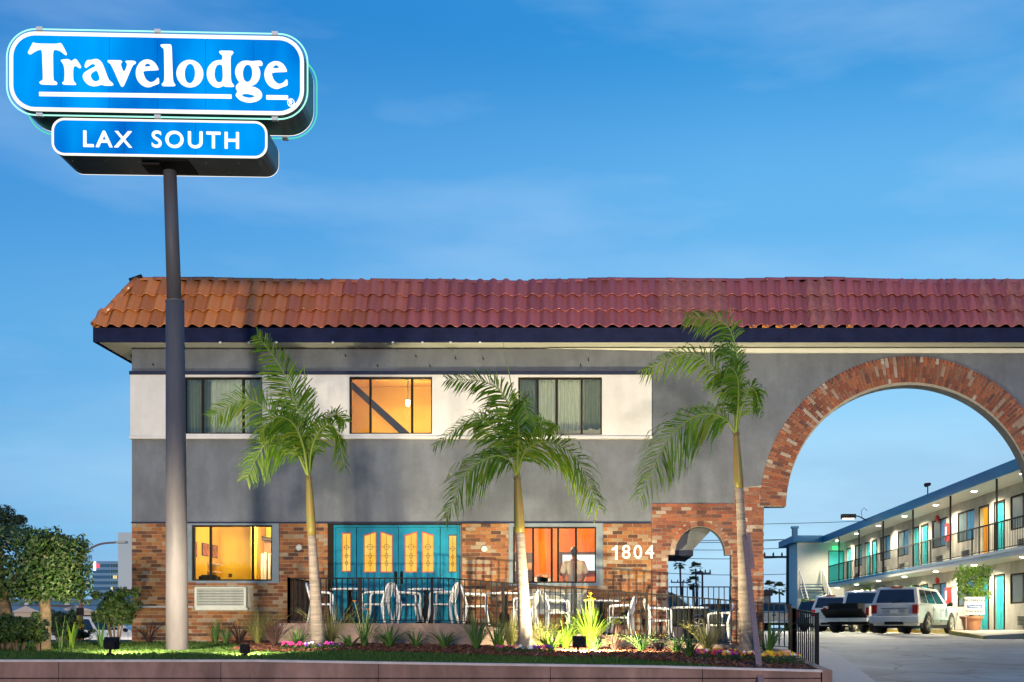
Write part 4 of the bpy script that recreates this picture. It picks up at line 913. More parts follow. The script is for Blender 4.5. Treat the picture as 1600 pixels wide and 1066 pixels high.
# lettering traced as outlines on the face
ZA, ZB, ZC = (30, 50), (170, 50), (310, 50)
def ell(cx_, cy_, rx, ry, n=28): return [(cx_ + rx * math.cos(6.28318 * i / n), cy_ + ry * math.sin(6.28318 * i / n)) for i in range(n)]
E1 = [(680, 525), (470, 530), (475, 570), (500, 640), (550, 690), (590, 700), (640, 680), (690, 618), (694, 705), (680, 715), (620, 735), (560, 762), (500, 757), (430, 717), (385, 650), (370, 570), (385, 490), (430, 420), (490, 385), (545, 380), (610, 400), (660, 450), (685, 510)]
E2 = [(480, 482), (498, 445), (530, 425), (562, 440), (585, 480)]
sh = lambda l, dx, dy: [(a_ + dx, b_ + dy) for a_, b_ in l]
GL = [(ZA, [[(195, 140), (225, 160), (380, 163), (530, 165), (575, 148), (600, 185), (658, 298), (645, 318), (620, 305), (560, 255), (510, 240), (460, 238), (463, 450), (466, 655), (480, 678), (518, 690), (522, 715), (505, 729), (400, 725), (295, 721), (276, 707), (288, 685), (320, 675), (330, 650), (322, 440), (315, 235), (260, 240), (200, 270), (150, 307), (120, 298), (122, 275), (180, 165)]]),
      (ZA, [[(578, 384), (690, 374), (722, 412), (772, 368), (800, 385), (853, 472), (850, 492), (825, 497), (768, 455), (740, 490), (742, 680), (782, 705), (784, 729), (690, 726), (598, 723), (596, 702), (630, 680), (628, 470), (576, 402)]]),
      (ZA, [[(903, 472), (935, 388), (1000, 390), (1060, 370), (1120, 390), (1157, 440), (1235, 665), (1302, 710), (1296, 740), (1170, 739), (1140, 722), (1080, 741), (1010, 750), (930, 717), (885, 650), (880, 600), (905, 560), (980, 515), (1060, 475), (1050, 450), (1015, 430), (970, 455), (916, 497)], [(1075, 518), (1120, 640), (1105, 672), (1065, 692), (1020, 672), (988, 620), (984, 585), (1010, 550)]]),
      (ZB, [[(-20, 390), (80, 392), (177, 394), (180, 415), (152, 437), (210, 577), (262, 442), (230, 420), (232, 397), (362, 399), (372, 420), (360, 437), (325, 447), (205, 742), (180, 757), (158, 742), (30, 442), (-18, 416)]]),
      (ZB, [E1, E2]),
      (ZB, [[(716, 171), (858, 169), (867, 190), (876, 440), (885, 688), (920, 722), (916, 746), (825, 746), (738, 746), (730, 722), (772, 690), (769, 460), (765, 240), (752, 220), (716, 196)]]),
      (ZB, [ell(1122, 575, 185, 188), ell(1122, 573, 75, 140)]),
      (ZC, [[(288, 259), (380, 260), (478, 261), (482, 290), (440, 322), (443, 500), (447, 688), (493, 735), (487, 759), (360, 753), (345, 739), (300, 761), (250, 769), (180, 737), (130, 670), (111, 580), (130, 490), (190, 420), (260, 389), (332, 394), (335, 320), (288, 292)], [(335, 480), (318, 446), (262, 440), (230, 490), (215, 570), (225, 640), (260, 697), (305, 704), (340, 670)]]),
      (ZC, [[(862, 396), (888, 420), (884, 456), (860, 466), (815, 460), (850, 510), (856, 580), (840, 650), (800, 710), (740, 741), (680, 747), (640, 737), (622, 746), (700, 752), (790, 765), (860, 810), (884, 860), (872, 912), (820, 952), (740, 974), (660, 972), (570, 942), (518, 890), (515, 868), (545, 825), (518, 790), (522, 738), (575, 700), (530, 650), (507, 570), (515, 500), (550, 440), (610, 401), (680, 397), (740, 407), (800, 400)], ell(680, 570, 68, 125), [(597, 860), (650, 847), (740, 865), (786, 885), (775, 902), (720, 917), (650, 907), (605, 887)]]),
      (ZC, [sh(E1, 542, 23), sh(E2, 542, 23)]),
      (ZC, [ell(1282, 977, 50, 55), ell(1282, 977, 40, 45)]),
      (ZC, [[(1262, 1005), (1262, 950), (1290, 950), (1302, 962), (1298, 975), (1286, 980), (1302, 1005), (1290, 1005), (1276, 982), (1272, 982), (1272, 1005)]])]
for k, (org, loops) in enumerate(GL):
    lp = []
    for l in loops:
        q = [(org[0] + a_ / 8.8825, org[1] + b_ / 8.8825) for a_, b_ in l]; q = q if len(q) in (28,) or k == 11 else smooth_poly(q, 2)
        lp.append([face_uv(a_, b_, YF - .03) for a_, b_ in q])
    sgn_part(MB().wall_xz(lp, YF - .03, YF - .0062), 'letter', 'sign_white')
for q in ([(61, 143.6), (61, 149.4), (361.3, 153.4), (361.3, 147.7)], [(416, 148.6), (416, 154.8), (449.7, 155.2), (449.7, 149.2)]):
    sgn_part(MB().wall_xz([[face_uv(a_, b_, YF - .03) for a_, b_ in q]], YF - .03, YF - .0062), 'underline', 'sign_white')
for s_, xa, xb in (('LAX', 130, 206), ('SOUTH', 237, 373)):
    me = text_mesh(s_, .40, .004, 1.22, .012); xs_ = [v.co.x for v in me.vertices]; ys_ = [v.co.y for v in me.vertices]
    (ua, va), (ub, vb) = face_uv(xa, 229, YF - .03), face_uv(xb, 205, YF - .03)
    kx, kz = (ub - ua) / (max(xs_) - min(xs_)), (vb - va) / (max(ys_) - min(ys_))
    a = MB(); a.v = [(ua + (v.co.x - min(xs_)) * kx, YF - .02 - v.co.z, va + (v.co.y - min(ys_)) * kz + (-.012 if s_ == 'SOUTH' else 0)) for v in me.vertices]; a.f = [tuple(p.vertices) for p in me.polygons]
    sgn_part(a, 'lettering', 'sign_white')

# ------------------------------------------------------------------ flood lights in the garden
def flood(name, x, y, label, aim, power, c, size=105, sc_=1):
    z = lawnz(x, y); t = thing('floodlight', label, 'floodlight', (x, y, z), 0, 'garden floodlights')
    MB().tube([(0, 0, -.05), (0, 0, .14 * sc_)], .02, 8).build('stake', 'black_iron', t); MB().lathe([(.06, 0), (.07, .02), (.04, .06)], 12).build('foot', 'black_iron', t)
    d = (Vector(aim) - Vector((x, y, z + .2))).normalized(); q = d.to_track_quat('Y', 'Z').to_matrix().to_4x4(); T_ = Matrix.Translation((0, 0, .2 * sc_)) @ q
    a = MB(); s_ = sc_; a.v = [tuple(T_ @ Vector(p)) for p in ((-.08 * s_, -.06, -.05), (.08 * s_, -.06, -.05), (.08 * s_, -.06, .05), (-.08 * s_, -.06, .05), (-.12 * s_, .08, -.09 * s_), (.12 * s_, .08, -.09 * s_), (.12 * s_, .12, .10 * s_), (-.12 * s_, .12, .10 * s_))]
    a.f = [(0, 3, 2, 1), (0, 1, 5, 4), (1, 2, 6, 5), (2, 3, 7, 6), (3, 0, 4, 7)]; a.build('hood', 'black_iron', t)
    a = MB(); a.v = [tuple(T_ @ Vector(p)) for p in ((-.105 * s_, .05, -.075 * s_), (.105 * s_, .05, -.075 * s_), (.105 * s_, .07, .08 * s_), (-.105 * s_, .07, .08 * s_))]; a.f = [(0, 1, 2, 3)]; a.build('lens', 'flood', t)
    lp = T_ @ Vector((0, .16, .01)); lamp('beam', 'SPOT', lp, power, c, t, .05, size, lp + d)
flood('f', X_(172, 16.8), 16.8, 'black floodlight on a stake aimed at the sign pole', (poleX(277) - .5, 20.5, 2.4), 1300, (1, .86, .6), 90, .9)
flood('f', X_(903, 19.5), 19.5, 'black floodlight in the flower bed aimed at the patio wall', (1.0, 25.5, 3.0), 3000, (1, .84, .5), 125)
flood('f', X_(382, 16.6), 16.6, 'low black floodlight on the lawn near the concrete cap', (-7.2, 25.5, 2.6), 1000, (1, .86, .6), 70, .6)

# ------------------------------------------------------------------ patio furniture
def make_chair():
    t = link('patio_chair', None)
    a = MB(); n = 6
    for i in range(n + 1):
        for j in range(n + 1):
            u, v = i / n - .5, j / n - .5; a.v.append((u * .44, v * .45 * (1 - .08 * u), .42 - .03 * math.cos(u * 3) * math.cos(v * 3) + .02 * u))
    for i in range(n):
        for j in range(n): k = i * (n + 1) + j; a.f.append((k, k + n + 1, k + n + 2, k + 1))
    a.v += [(x, y, z - .02) for x, y, z in a.v]; m = (n + 1) ** 2
    a.f += [tuple(m + q for q in reversed(f)) for f in a.f[:n * n]]
    a.build('seat', 'plastic_white', t, smooth=True, fix=False)
    a = MB(); a.tube([(.22, -.22, .405), (.235, 0, .40), (.22, .22, .405)], .02, 6); a.tube([(.22, -.22, .40), (-.2, -.215, .395)], .02, 6); a.tube([(.22, .22, .40), (-.2, .215, .395)], .02, 6); a.build('seat_rim', 'plastic_white', t, smooth=True)
    a = MB()                                              # backrest: hooped frame with vertical slats
    hoop = spline([(-.19, -.21, .42), (-.25, -.22, .62), (-.30, -.17, .80), (-.315, 0, .845), (-.30, .17, .80), (-.25, .22, .62), (-.19, .21, .42)], 24); a.tube(hoop, .022, 6)
    a.tube([(-.2, -.19, .455), (-.215, 0, .45), (-.2, .19, .455)], .022, 6)
    b = a.build('backrest', 'plastic_white', t, smooth=True)
    for k in range(7):
        y = -.165 + .055 * k; zt = .83 - abs(y) ** 2 * 2.2
        MB().hexa([(-.205, y - .018, .45), (-.195, y - .018, .45), (-.195, y + .018, .45), (-.205, y + .018, .45), (-.318 + abs(y) * .1, y - .016, zt), (-.308 + abs(y) * .1, y - .016, zt), (-.308 + abs(y) * .1, y + .016, zt), (-.318 + abs(y) * .1, y + .016, zt)]).build('slat', 'plastic_white', b)
    for sx_, sy_ in ((1, 1), (1, -1), (-1, 1), (-1, -1)):
        top = (.20 * sx_, .205 * sy_, .41); bot = (.275 * sx_, .255 * sy_, 0)
        MB().tube([top, (.5 * (top[0] + bot[0]) - .01 * sx_, .5 * (top[1] + bot[1]), .2), bot], [.042, .034, .026], 5).build('leg', 'plastic_white', t, smooth=True)
    for sy_ in (1, -1):
        MB().tube(spline([(-.265, .22 * sy_, .66), (-.1, .255 * sy_, .655), (.13, .26 * sy_, .645), (.205, .25 * sy_, .60), (.21, .225 * sy_, .41)], 14), .024, 6, squash=1).build('arm', 'plastic_white', t, smooth=True)
    return t
chair0 = make_chair(); used = []
def chair(x, Y, rz, label):
    o = copy_tree(chair0) if used else chair0; used.append(1)
    X = X_(x, Y); o.location = (X, Y, pz(X) + .004); sl = -math.atan2(.55, 7.05) if X > -3 else 0
    o.rotation_euler = (0, -sl, 0) if False else (0, 0, R(rz)); tag(o, label, 'chair', 'white plastic patio chairs')
chair(503, 24.3, 8, 'white plastic armchair by the first table, between railing corner and ringed palm')
chair(588, 24.2, 172, 'white plastic armchair with its back to the teal door handles')
chair(638, 24.6, 20, 'white plastic armchair turned from the door handles to the second table')
chair(692, 24.2, 172, 'white plastic armchair at the edge of the teal doors facing the second table')
chair(744, 24.2, 5, 'white plastic armchair beside brick pier facing the third table')
chair(820, 24.3, 175, 'white plastic armchair half hidden behind the pale palm trunk')
chair(872, 24.1, 8, 'white plastic armchair in front of the wall air conditioner')
chair(970, 24.2, 168, 'white plastic armchair under the house number facing the fourth table')
chair(1030, 24.1, 6, 'white plastic armchair beside the jamb of the small brick arch')
chair(1122, 24.2, 174, 'white plastic armchair in the small arch with its back to the pier')
def make_table():
    t = link('patio_table', None)
    MB().lathe([(.36, .70), (.395, .705), (.40, .72), (.395, .735), (.38, .74)], 32).build('table_top', 'plastic_white', t)
    MB().lathe([(.05, .70), (.045, .6), (.06, .5), (.045, .42), (.06, .34), (.105, .26), (.115, .18), (.085, .10), (.06, .06)], 16).build('pedestal', 'black_iron', t, smooth=True)
    MB().lathe([(.21, 0), (.21, .02), (.10, .05), (.05, .07)], 20).build('base', 'black_iron', t, smooth=True); return t
tb0 = make_table(); used2 = []
for x, Y, lb in ((546, 24.5, 'round white patio table on black pedestal before the teal sidelight'), (666, 24.6, 'round white patio table before the teal door leaf with handles'), (788, 24.6, 'round white patio table before the brick pier with vent'), (941, 24.5, 'round white patio table between wall air conditioner and house number'), (1078, 24.4, 'round white patio table in front of the small brick arch')):
    o = copy_tree(tb0) if used2 else tb0; used2.append(1); X = X_(x, Y); o.location = (X, Y, pz(X) + .01); tag(o, lb, 'table', 'round patio tables')

# ------------------------------------------------------------------ palms by the patio
def frond(parent, pts, wid, seed, n=84, droop=.55, spear=False, m='frond', t0=.16, roll=None):
    rr = random.Random(seed); P = spline(pts, 40); a = MB(); L = sum((P[i + 1] - P[i]).length for i in range(40))
    a.tube(P, [.022 * (1 - i / 40) + .004 for i in range(41)], 5)
    rach = a.build('frond', 'rachis', parent, smooth=True)
    if spear: return rach
    a = MB(); rl = R(roll if roll is not None else rr.choice((-1, 1)) * rr.uniform(40, 65))
    for i in range(n):
        u = t0 + (1 - t0) * (i + rr.random() * .5) / n; k = min(39, int(u * 40)); p = P[k].lerp(P[k + 1], u * 40 - k) if k < 40 else P[40]
        tg = (P[min(40, k + 1)] - P[max(0, k - 1)]).normalized()
        up = Vector((0, 0, 1)); side = tg.cross(up)
        if side.length < .25: side = tg.cross(Vector((0, 1, 0)))
        side.normalize(); nor = side.cross(tg).normalized(); c_, s_ = math.cos(rl), math.sin(rl); side, nor = side * c_ + nor * s_, nor * c_ - side * s_
        env = math.sin(math.pi * min(1, (.10 + .86 * ((u - t0) / (1 - t0)) ** .8))) ** .6
        for sg in (-1, 1):
            ln = wid * env * rr.uniform(.62, 1.12); w_ = .0155 * rr.uniform(.7, 1.2)
            if rr.random() < .10: continue
            d = (side * sg * rr.uniform(.75, 1) + tg * rr.uniform(.45, .8) + nor * rr.uniform(-.15, .40) + Vector((-.12, 0, 0))).normalized()
            q1 = p + d * ln * .45 + Vector((0, 0, -droop * ln * .10)); q2 = p + d * ln * .8 + Vector((0, 0, -droop * ln * .38)); q3 = p + d * ln * .95 + Vector((-.03, rr.uniform(-.04, .04), -droop * ln * rr.uniform(.5, .95)))
            e = tg * w_; b = len(a.v)
            a.v += [tuple(p - e * .5), tuple(p + e * .5), tuple(q1 - e), tuple(q1 + e), tuple(q2 - e * .75), tuple(q2 + e * .75), tuple(q3)]
            a.f += [(b, b + 1, b + 3, b + 2), (b + 2, b + 3, b + 5, b + 4), (b + 4, b + 5, b + 6)]
    a.build('leaflets', m, rach, fix=False); return rach
def palm(label, Y, base, shaft, crown, rb, rs, fronds, seed):
    bx, by = base; z0 = lawnz(X_(bx, Y), Y); t = thing('palm_tree', label, 'palm tree', (X_(bx, Y), Y, z0), 0, 'young palms in the patio bed'); O = t.location.copy()
    W = lambda x, y, d=0: px(x, y, Y) - O + Vector((0, d, 0))
    A, B, C = Vector((0, 0, -.06)), W(*shaft), W(*crown)
    n = 44; path = []; rad = []
    mid = A.lerp(B, .5) + Vector((.02, 0, 0))
    for i in range(n + 1):
        u = i / n; p = A * (1 - u) ** 2 + mid * 2 * u * (1 - u) + B * u * u
        for dr in (0, .011) if i < n else (0,):
            path.append(p + (B - A) / n * (.45 if dr else 0)); rad.append(rb + (rs - rb) * min(1, u * 1.15) ** .75 + dr)
    MB().tube(path, rad, 16).build('trunk', 'trunk', t, smooth=True)
    MB().tube([B - Vector((0, 0, .03)), B.lerp(C, .12), B.lerp(C, .5), B.lerp(C, .9), C], [rs * 1.05, rs * 1.18, rs * 1.05, rs * .72, rs * .55], 14).build('crownshaft', 'crownshaft', t, smooth=True)
    rr = random.Random(seed)
    for k, fr in enumerate(fronds):
        pts = [C - Vector((0, 0, .05))] + [W(x, y, d) for x, y, d in fr['p']]
        frond(t, pts, fr.get('w', .36) * 1.35, seed * 31 + k, int(fr.get('n', 80) * 1.05), fr.get('d', .6), fr.get('spear', False))
    # split sheath scraps at the top of the trunk
    for k in range(4):
        q = k * 1.6; p = B.lerp(C, .95); MB().poly([p + Vector((math.cos(q) * rs * .7, math.sin(q) * rs * .7, -.05)), p + Vector((math.cos(q + .8) * rs * .7, math.sin(q + .8) * rs * .7, -.05)), p + Vector((math.cos(q + .4) * rs * 1.4, math.sin(q + .4) * rs * 1.4, .10))]).build('sheath', 'bark', t, fix=False)
    return t
palm('palm with green crownshaft in front of the brick pier by the teal doors', 21.0, (497, 1013), (487, 836), (482, 742), .140, .072, [
    dict(p=[(478, 690, -.1), (468, 640, -.2), (448, 585, -.3), (410, 530, -.35)], w=.50, d=.25, n=95),
    dict(p=[(462, 695, -.2), (440, 660, -.35), (398, 633, -.5), (345, 662, -.6)], w=.42, d=.5),
    dict(p=[(464, 700, .1), (440, 682, .2), (405, 690, .35), (372, 745, .45)], w=.46, d=.9),
    dict(p=[(490, 700, -.1), (508, 672, -.2), (530, 675, -.3), (546, 735, -.35)], w=.34, d=.9, n=60),
    dict(p=[(484, 690, .25), (478, 655, .4), (455, 620, .6), (425, 600, .7)], w=.36, d=.4, n=60),
    dict(p=[(490, 695, .2), (500, 660, .35), (515, 640, .5), (530, 650, .6)], w=.30, d=.6, n=60),
    dict(p=[(480, 700, -.3), (470, 670, -.55), (450, 665, -.8), (428, 690, -.9)], w=.34, d=.8, n=60),
    dict(p=[(482, 690, 0), (478, 620, 0), (474, 560, .02)], spear=True)], 1)
palm('palm with pale ringed trunk and brown sheath before the orange window', 21.0, (822, 1016), (812, 832), (808, 742), .14, .082, [
    dict(p=[(806, 690, -.1), (798, 640, -.2), (768, 605, -.3), (700, 598, -.35)], w=.40, d=.5, n=85),
    dict(p=[(798, 700, .1), (775, 670, .25), (735, 648, .4), (672, 690, .5)], w=.40, d=.7),
    dict(p=[(796, 722, -.2), (772, 718, -.35), (735, 745, -.5), (702, 815, -.55)], w=.52, d=.9, n=90),
    dict(p=[(820, 712, -.2), (852, 696, -.4), (900, 722, -.6), (936, 800, -.65)], w=.55, d=.85, n=95),
    dict(p=[(812, 690, -.35), (815, 650, -.6), (822, 640, -.85), (830, 672, -1.0)], w=.34, d=.7, n=60),
    dict(p=[(818, 700, .2), (832, 668, .35), (848, 650, .5), (862, 662, .6)], w=.32, d=.6, n=60),
    dict(p=[(802, 692, .2), (785, 652, .35), (758, 640, .5), (735, 660, .55)], w=.34, d=.7, n=60),
    dict(p=[(808, 690, 0), (800, 610, .0), (786, 536, .0)], spear=True), dict(p=[(808, 700, .1), (806, 650, .1), (803, 606, .1)], spear=True)], 2)
palm('palm with grey trunk before the small brick arch, stake leaning on it', 21.0, (1167, 1019), (1155, 762), (1150, 674), .15, .072, [
    dict(p=[(1128, 656, -.2), (1088, 655, -.35), (1040, 695, -.5), (998, 785, -.55)], w=.56, d=.95, n=95),
    dict(p=[(1146, 630, .1), (1128, 585, .2), (1080, 545, .35), (1005, 572, .45)], w=.44, d=.8, n=90),
    dict(p=[(1153, 620, -.1), (1150, 560, -.15), (1130, 510, -.2), (1070, 500, -.25)], w=.40, d=.7, n=85),
    dict(p=[(1158, 640, -.1), (1168, 612, -.2), (1178, 618, -.25), (1186, 650, -.3)], w=.28, d=.8, n=50),
    dict(p=[(1150, 630, -.35), (1145, 600, -.6), (1130, 590, -.8), (1118, 620, -.95)], w=.36, d=.8, n=60),
    dict(p=[(1152, 620, .2), (1158, 580, .35), (1150, 540, .5), (1125, 530, .6)], w=.34, d=.7, n=60),
    dict(p=[(1151, 600, 0), (1147, 530, 0), (1140, 476, 0)], spear=True)], 3)
# wooden stake leaning on the palm
st = thing('wooden_stake', 'long pinkish timber stake leaning from the pavement onto the palm', 'stake', (0, 0, 0))
p0, p1 = px(1189, 1066, 14.85), px(1163, 838, 20.75); dd = (p1 - p0).normalized(); p00 = p0 + dd * ((0 - p0.z) / dd.z)
MB().tube([p00, p1], .055, 4, squash=.6).build('board', 'wood', st); MB().tube([px(1172, 888, 19.6) + Vector((.04, -.05, 0)), p1 + Vector((.06, -.07, .04))], .05, 4, squash=.5).build('splint', 'wood', st)

# ------------------------------------------------------------------ planting
def strap_plant(x, y, Y, h, m, label, n=34, spread=.5, wid=.014, seed=0, name='strap_leaf_plant', fl=None, stiff=.6):
    rr = random.Random(seed); X = X_(x, Y); z = lawnz(X, Y) + .02; H = h * Y / FPX
    t = thing(name, label, 'plant', (X, Y, z), 0, 'plants in the patio bed'); a = MB()
    for i in range(n):
        q = rr.uniform(0, 6.283); s_ = rr.uniform(.15, 1) * spread; l = H * rr.uniform(.65, 1.1); d = Vector((math.cos(q), math.sin(q), 0)); sd_ = Vector((-math.sin(q), math.cos(q), 0)); b = len(a.v); w_ = wid * rr.uniform(.7, 1.2)
        for k in range(5):
            u = k / 4; p = d * (l * s_ * (u * .9 + u * u * .5) + .02) + Vector((0, 0, l * (u - (1 - stiff) * s_ * 1.3 * u ** 3))); ww = w_ * (1 - u ** 2.5 * .95)
            a.v += [tuple(p - sd_ * ww), tuple(p + sd_ * ww + Vector((0, 0, .004)))]
        for k in range(4): j = b + 2 * k; a.f.append((j, j + 1, j + 3, j + 2))
    a.build('foliage', m, t, fix=False)
    for i in range(fl[1] if fl else 0):
        q = rr.uniform(0, 6.28); r_ = rr.uniform(.02, .2); p = Vector((math.cos(q) * r_, math.sin(q) * r_, H * rr.uniform(.85, 1.2)))
        b = MB().tube([(0, 0, .05), p * .6 + Vector((0, 0, H * .1)), p], .005, 4); b.build('stalk', 'rachis', t)
        f = MB()
        for k in range(6):
            a_ = k * 1.047; f.poly([p, p + Vector((math.cos(a_ - .4) * .03, math.sin(a_ - .4) * .03, .03)), p + Vector((math.cos(a_) * .05, math.sin(a_) * .05, .035)), p + Vector((math.cos(a_ + .4) * .03, math.sin(a_ + .4) * .03, .03))])
        f.build('flower', fl[0], t, fix=False)
    return t
SP = [(112, 1004, 20.6, 50, 'strap_lime', 'upright pale green strap plant between clipped tree and street lamp', 12, .35, .03), (158, 1000, 20.8, 58, 'strap', 'thin upright strap plant beside the round shrub', 9, .4, .02), (95, 1004, 20.4, 75, 'strap', 'tall thin blades beside the clipped tree trunk', 6, .25, .016),
      (232, 1003, 24.6, 42, 'strap_dark', 'dark spiky plant against the corner brick pier', 22, .7, .014), (336, 1000, 24.2, 46, 'strap', 'green spiky plant under the wall air conditioner', 34, .6, .014), (352, 1001, 24.0, 30, 'strap', 'small green clump under the air conditioner corner', 26, .7, .012), (374, 1001, 23.7, 44, 'strap_dark', 'brown bladed clump beside the pale grass tuft', 22, .6, .012),
      (428, 1008, 21.9, 52, 'strap_dark', 'dark spiky clump at the corner of the patio slab', 30, .65, .014), (464, 1012, 20.8, 42, 'strap', 'grey green clump behind pink flowers at the palm foot', 36, .8, .016),
      (546, 1012, 20.6, 34, 'strap', 'broad leaved rosette with drooping leaves right of the ringed palm', 16, 1.0, .035), (569, 1010, 21.6, 66, 'strap', 'tall green clump with an orange flower stalk', 40, .5, .013), (608, 1010, 21.2, 46, 'strap', 'arching dark green clump before the patio slab under the door handles', 52, .95, .015), (650, 1008, 21.4, 34, 'strap', 'small rosette of pointed leaves before the teal doors', 22, .9, .024), (694, 1012, 21.0, 40, 'strap', 'spreading strap clump before the edge of the teal doors', 46, 1.0, .014),
      (744, 1014, 20.6, 66, 'strap', 'tall bright grassy clump before the brick pier with vent', 60, .55, .013), (776, 1012, 21.0, 52, 'strap', 'dark upright clump between tall grass and pale palm', 34, .45, .014), (783, 1016, 20.2, 34, 'strap_lime', 'lime green pointed rosette at the foot of the pale palm', 18, .7, .026), (862, 1016, 20.2, 38, 'strap_lime', 'lime green broad rosette beside the floodlight', 22, .75, .028),
      (960, 1012, 21.2, 44, 'strap_dark', 'maroon spiky clump under the fourth table', 40, .75, .012), (1002, 1014, 20.8, 44, 'strap', 'dusky green clump below the house number', 44, .9, .014), (1057, 1014, 20.6, 36, 'strap', 'small ferny clump before the arch table', 34, .9, .014), (1076, 1026, 18.6, 42, 'strap', 'arching blue green clump at the edge of the lawn', 46, 1.0, .015), (1200, 1018, 19.8, 66, 'strap', 'tall strap plant between leaning stake and end railing', 46, .55, .016), (930, 1012, 20.9, 30, 'strap', 'low green clump right of the bright floodlit plant', 40, .9, .012), (1030, 1012, 21.3, 30, 'strap_dark', 'low dark clump before the chair by the arch jamb', 26, .9, .012)]
for i, (x, y, Y, h, m, lb, n_, sp, wd) in enumerate(SP):
    strap_plant(x, y, Y, h, m, lb, n_, sp, wd, 100 + i, fl=('petal_orange', 2) if x == 569 else None)
strap_plant(922, 1012, 22.1, 74, 'strap_lime', 'tall brightly lit daylily clump with yellow flowers behind the floodlight', 90, .62, .02, 55, 'daylily', ('petal_yellow', 7))
strap_plant(884, 1012, 21.9, 60, 'strap_lime', 'broad bright green clump between floodlight and lime rosette', 40, .75, .02, 56)
for i, (x, Y, h, lb) in enumerate(((403, 22.6, 62, 'pale feathery grass tuft beside the patio corner'), (516, 21.7, 72, 'soft feathery grass tuft behind the ringed palm'), (798, 21.8, 62, 'golden feathery grass tuft behind the pale palm'), (845, 21.9, 52, 'low feathery grass tuft behind the lime rosette'), (1106, 20.6, 58, 'feathery grass tuft beside the grey palm'))):
    strap_plant(x, 0, Y, h, 'tuft', lb, 170, .6, .004, 300 + i, 'grass_tuft', stiff=.75)
def flowers(x, Y, cols, label, n=14, r=.2, seed=0, h=.12):
    rr = random.Random(seed); X = X_(x, Y); t = thing('flower_plant', label, 'flowers', (X, Y, lawnz(X, Y) + .02), 0, 'bedding flowers'); a = MB()
    for i in range(260):
        q = rr.uniform(0, 6.28); d = r * math.sqrt(rr.random()); p = Vector((math.cos(q) * d, math.sin(q) * d * .7, rr.uniform(0, h) * (1.1 - .5 * d / r))); e = Vector((rr.uniform(-1, 1), rr.uniform(-1, 1), rr.uniform(-.3, 1))).normalized() * .03; f = e.cross(Vector((rr.uniform(-1, 1), rr.uniform(-1, 1), 1))).normalized() * .014
        a.poly([p - f * .4, p + e * .5 - f, p + e, p + e * .5 + f])
    a.build('foliage', 'leaf', t, fix=False)
    for i in range(n):
        q = rr.uniform(0, 6.28); d = r * math.sqrt(rr.random()); p = Vector((math.cos(q) * d, math.sin(q) * d * .7, h * rr.uniform(.75, 1.15))); s_ = rr.uniform(.02, .032); f = MB(); tilt = Vector((rr.uniform(-.3, .3), -.9, .7)).normalized(); u = tilt.cross(Vector((1, 0, 0))).normalized(); v = tilt.cross(u)
        for k in range(5):
            a_ = k * 1.2566; c1 = u * math.cos(a_ - .5) + v * math.sin(a_ - .5); c2 = u * math.cos(a_) + v * math.sin(a_); c3 = u * math.cos(a_ + .5) + v * math.sin(a_ + .5)
            f.poly([p, p + c1 * s_ * .9 + tilt * .006, p + c2 * s_ * 1.2 + tilt * .01, p + c3 * s_ * .9 + tilt * .006])
        f.build('flower', rr.choice(cols), t, fix=False)
flowers(459, 19.5, ['petal_pink'], 'clump of bright pink flowers on the railing corner side of the first palm', 20, .24, 1)
flowers(487, 19.3, ['petal_purple', 'petal_purple', 'petal_white'], 'small dark purple pansies before the first palm foot', 8, .16, 2)
flowers(519, 19.6, ['petal_pink', 'petal_purple'], 'pink and violet flowers on the door side of the first palm', 12, .17, 3)
flowers(818, 19.2, ['petal_white'], 'white pansies at the foot of the pale palm', 9, .17, 4)
flowers(845, 19.4, ['petal_purple', 'petal_purple', 'petal_pink'], 'purple pansies between the pale palm and lime rosette', 12, .2, 5); flowers(788, 19.2, ['petal_pink', 'petal_red'], 'few dark pink pansies left by the pale palm rosette', 5, .16, 6)
MX = ['petal_pink', 'petal_orange', 'petal_yellow', 'petal_pink', 'petal_red', 'petal_white']
for i, (x, Y, lb) in enumerate(((1110, 17.9, 'mixed pink and orange flowers at the lawn tip'), (1132, 17.6, 'mixed bright flowers just before the grey palm'), (1153, 17.3, 'pink and white flowers right under the leaning stake'), (1196, 17.4, 'pink and red flowers just beyond the leaning stake'), (1216, 17.6, 'orange and yellow flowers before the end railing'), (1130, 18.6, 'orange flowers behind the mixed ones at the palm foot'), (1212, 16.6, 'low green flowering plant on the planter corner'), (1234, 16.9, 'small green plant in the very corner of the planter'))):
    flowers(x, Y, ['petal_orange', 'petal_yellow'] if 'orange' in lb and 'pink' not in lb else MX, lb, 4 if 'green' in lb else 22, .24, 20 + i, .14)

def leafball(a, rr, c, rad, n, size, shell=.55, boxy=False, up=.3):
    for i in range(n):
        while True:
            d = Vector((rr.uniform(-1, 1), rr.uniform(-1, 1), rr.uniform(-1, 1)))
            if boxy:
                k = max(abs(d.x), abs(d.y), abs(d.z))
                if k > shell and sum(abs(v) ** 9 for v in d) < 1.2: break
            elif shell < d.length < 1: break
        p = Vector((c[0] + d.x * rad[0], c[1] + d.y * rad[1], c[2] + d.z * rad[2])); p += Vector([noise.noise(p * 2.3 + Vector((k * 7.7, 0, 0))) * .10 * rad[2] for k in range(3)])
        nrm = (d.normalized() + Vector((rr.uniform(-1, 1), rr.uniform(-1, 1), rr.uniform(-1, 1) + up)) * .9).normalized(); u = nrm.cross(Vector((rr.uniform(-1, 1), rr.uniform(-1, 1), rr.uniform(-1, 1)))).normalized(); v = nrm.cross(u); s_ = size * rr.uniform(.6, 1.3)
        a.poly([p - u * s_, p + v * s_ * .45, p + u * s_, p - v * s_ * .45])
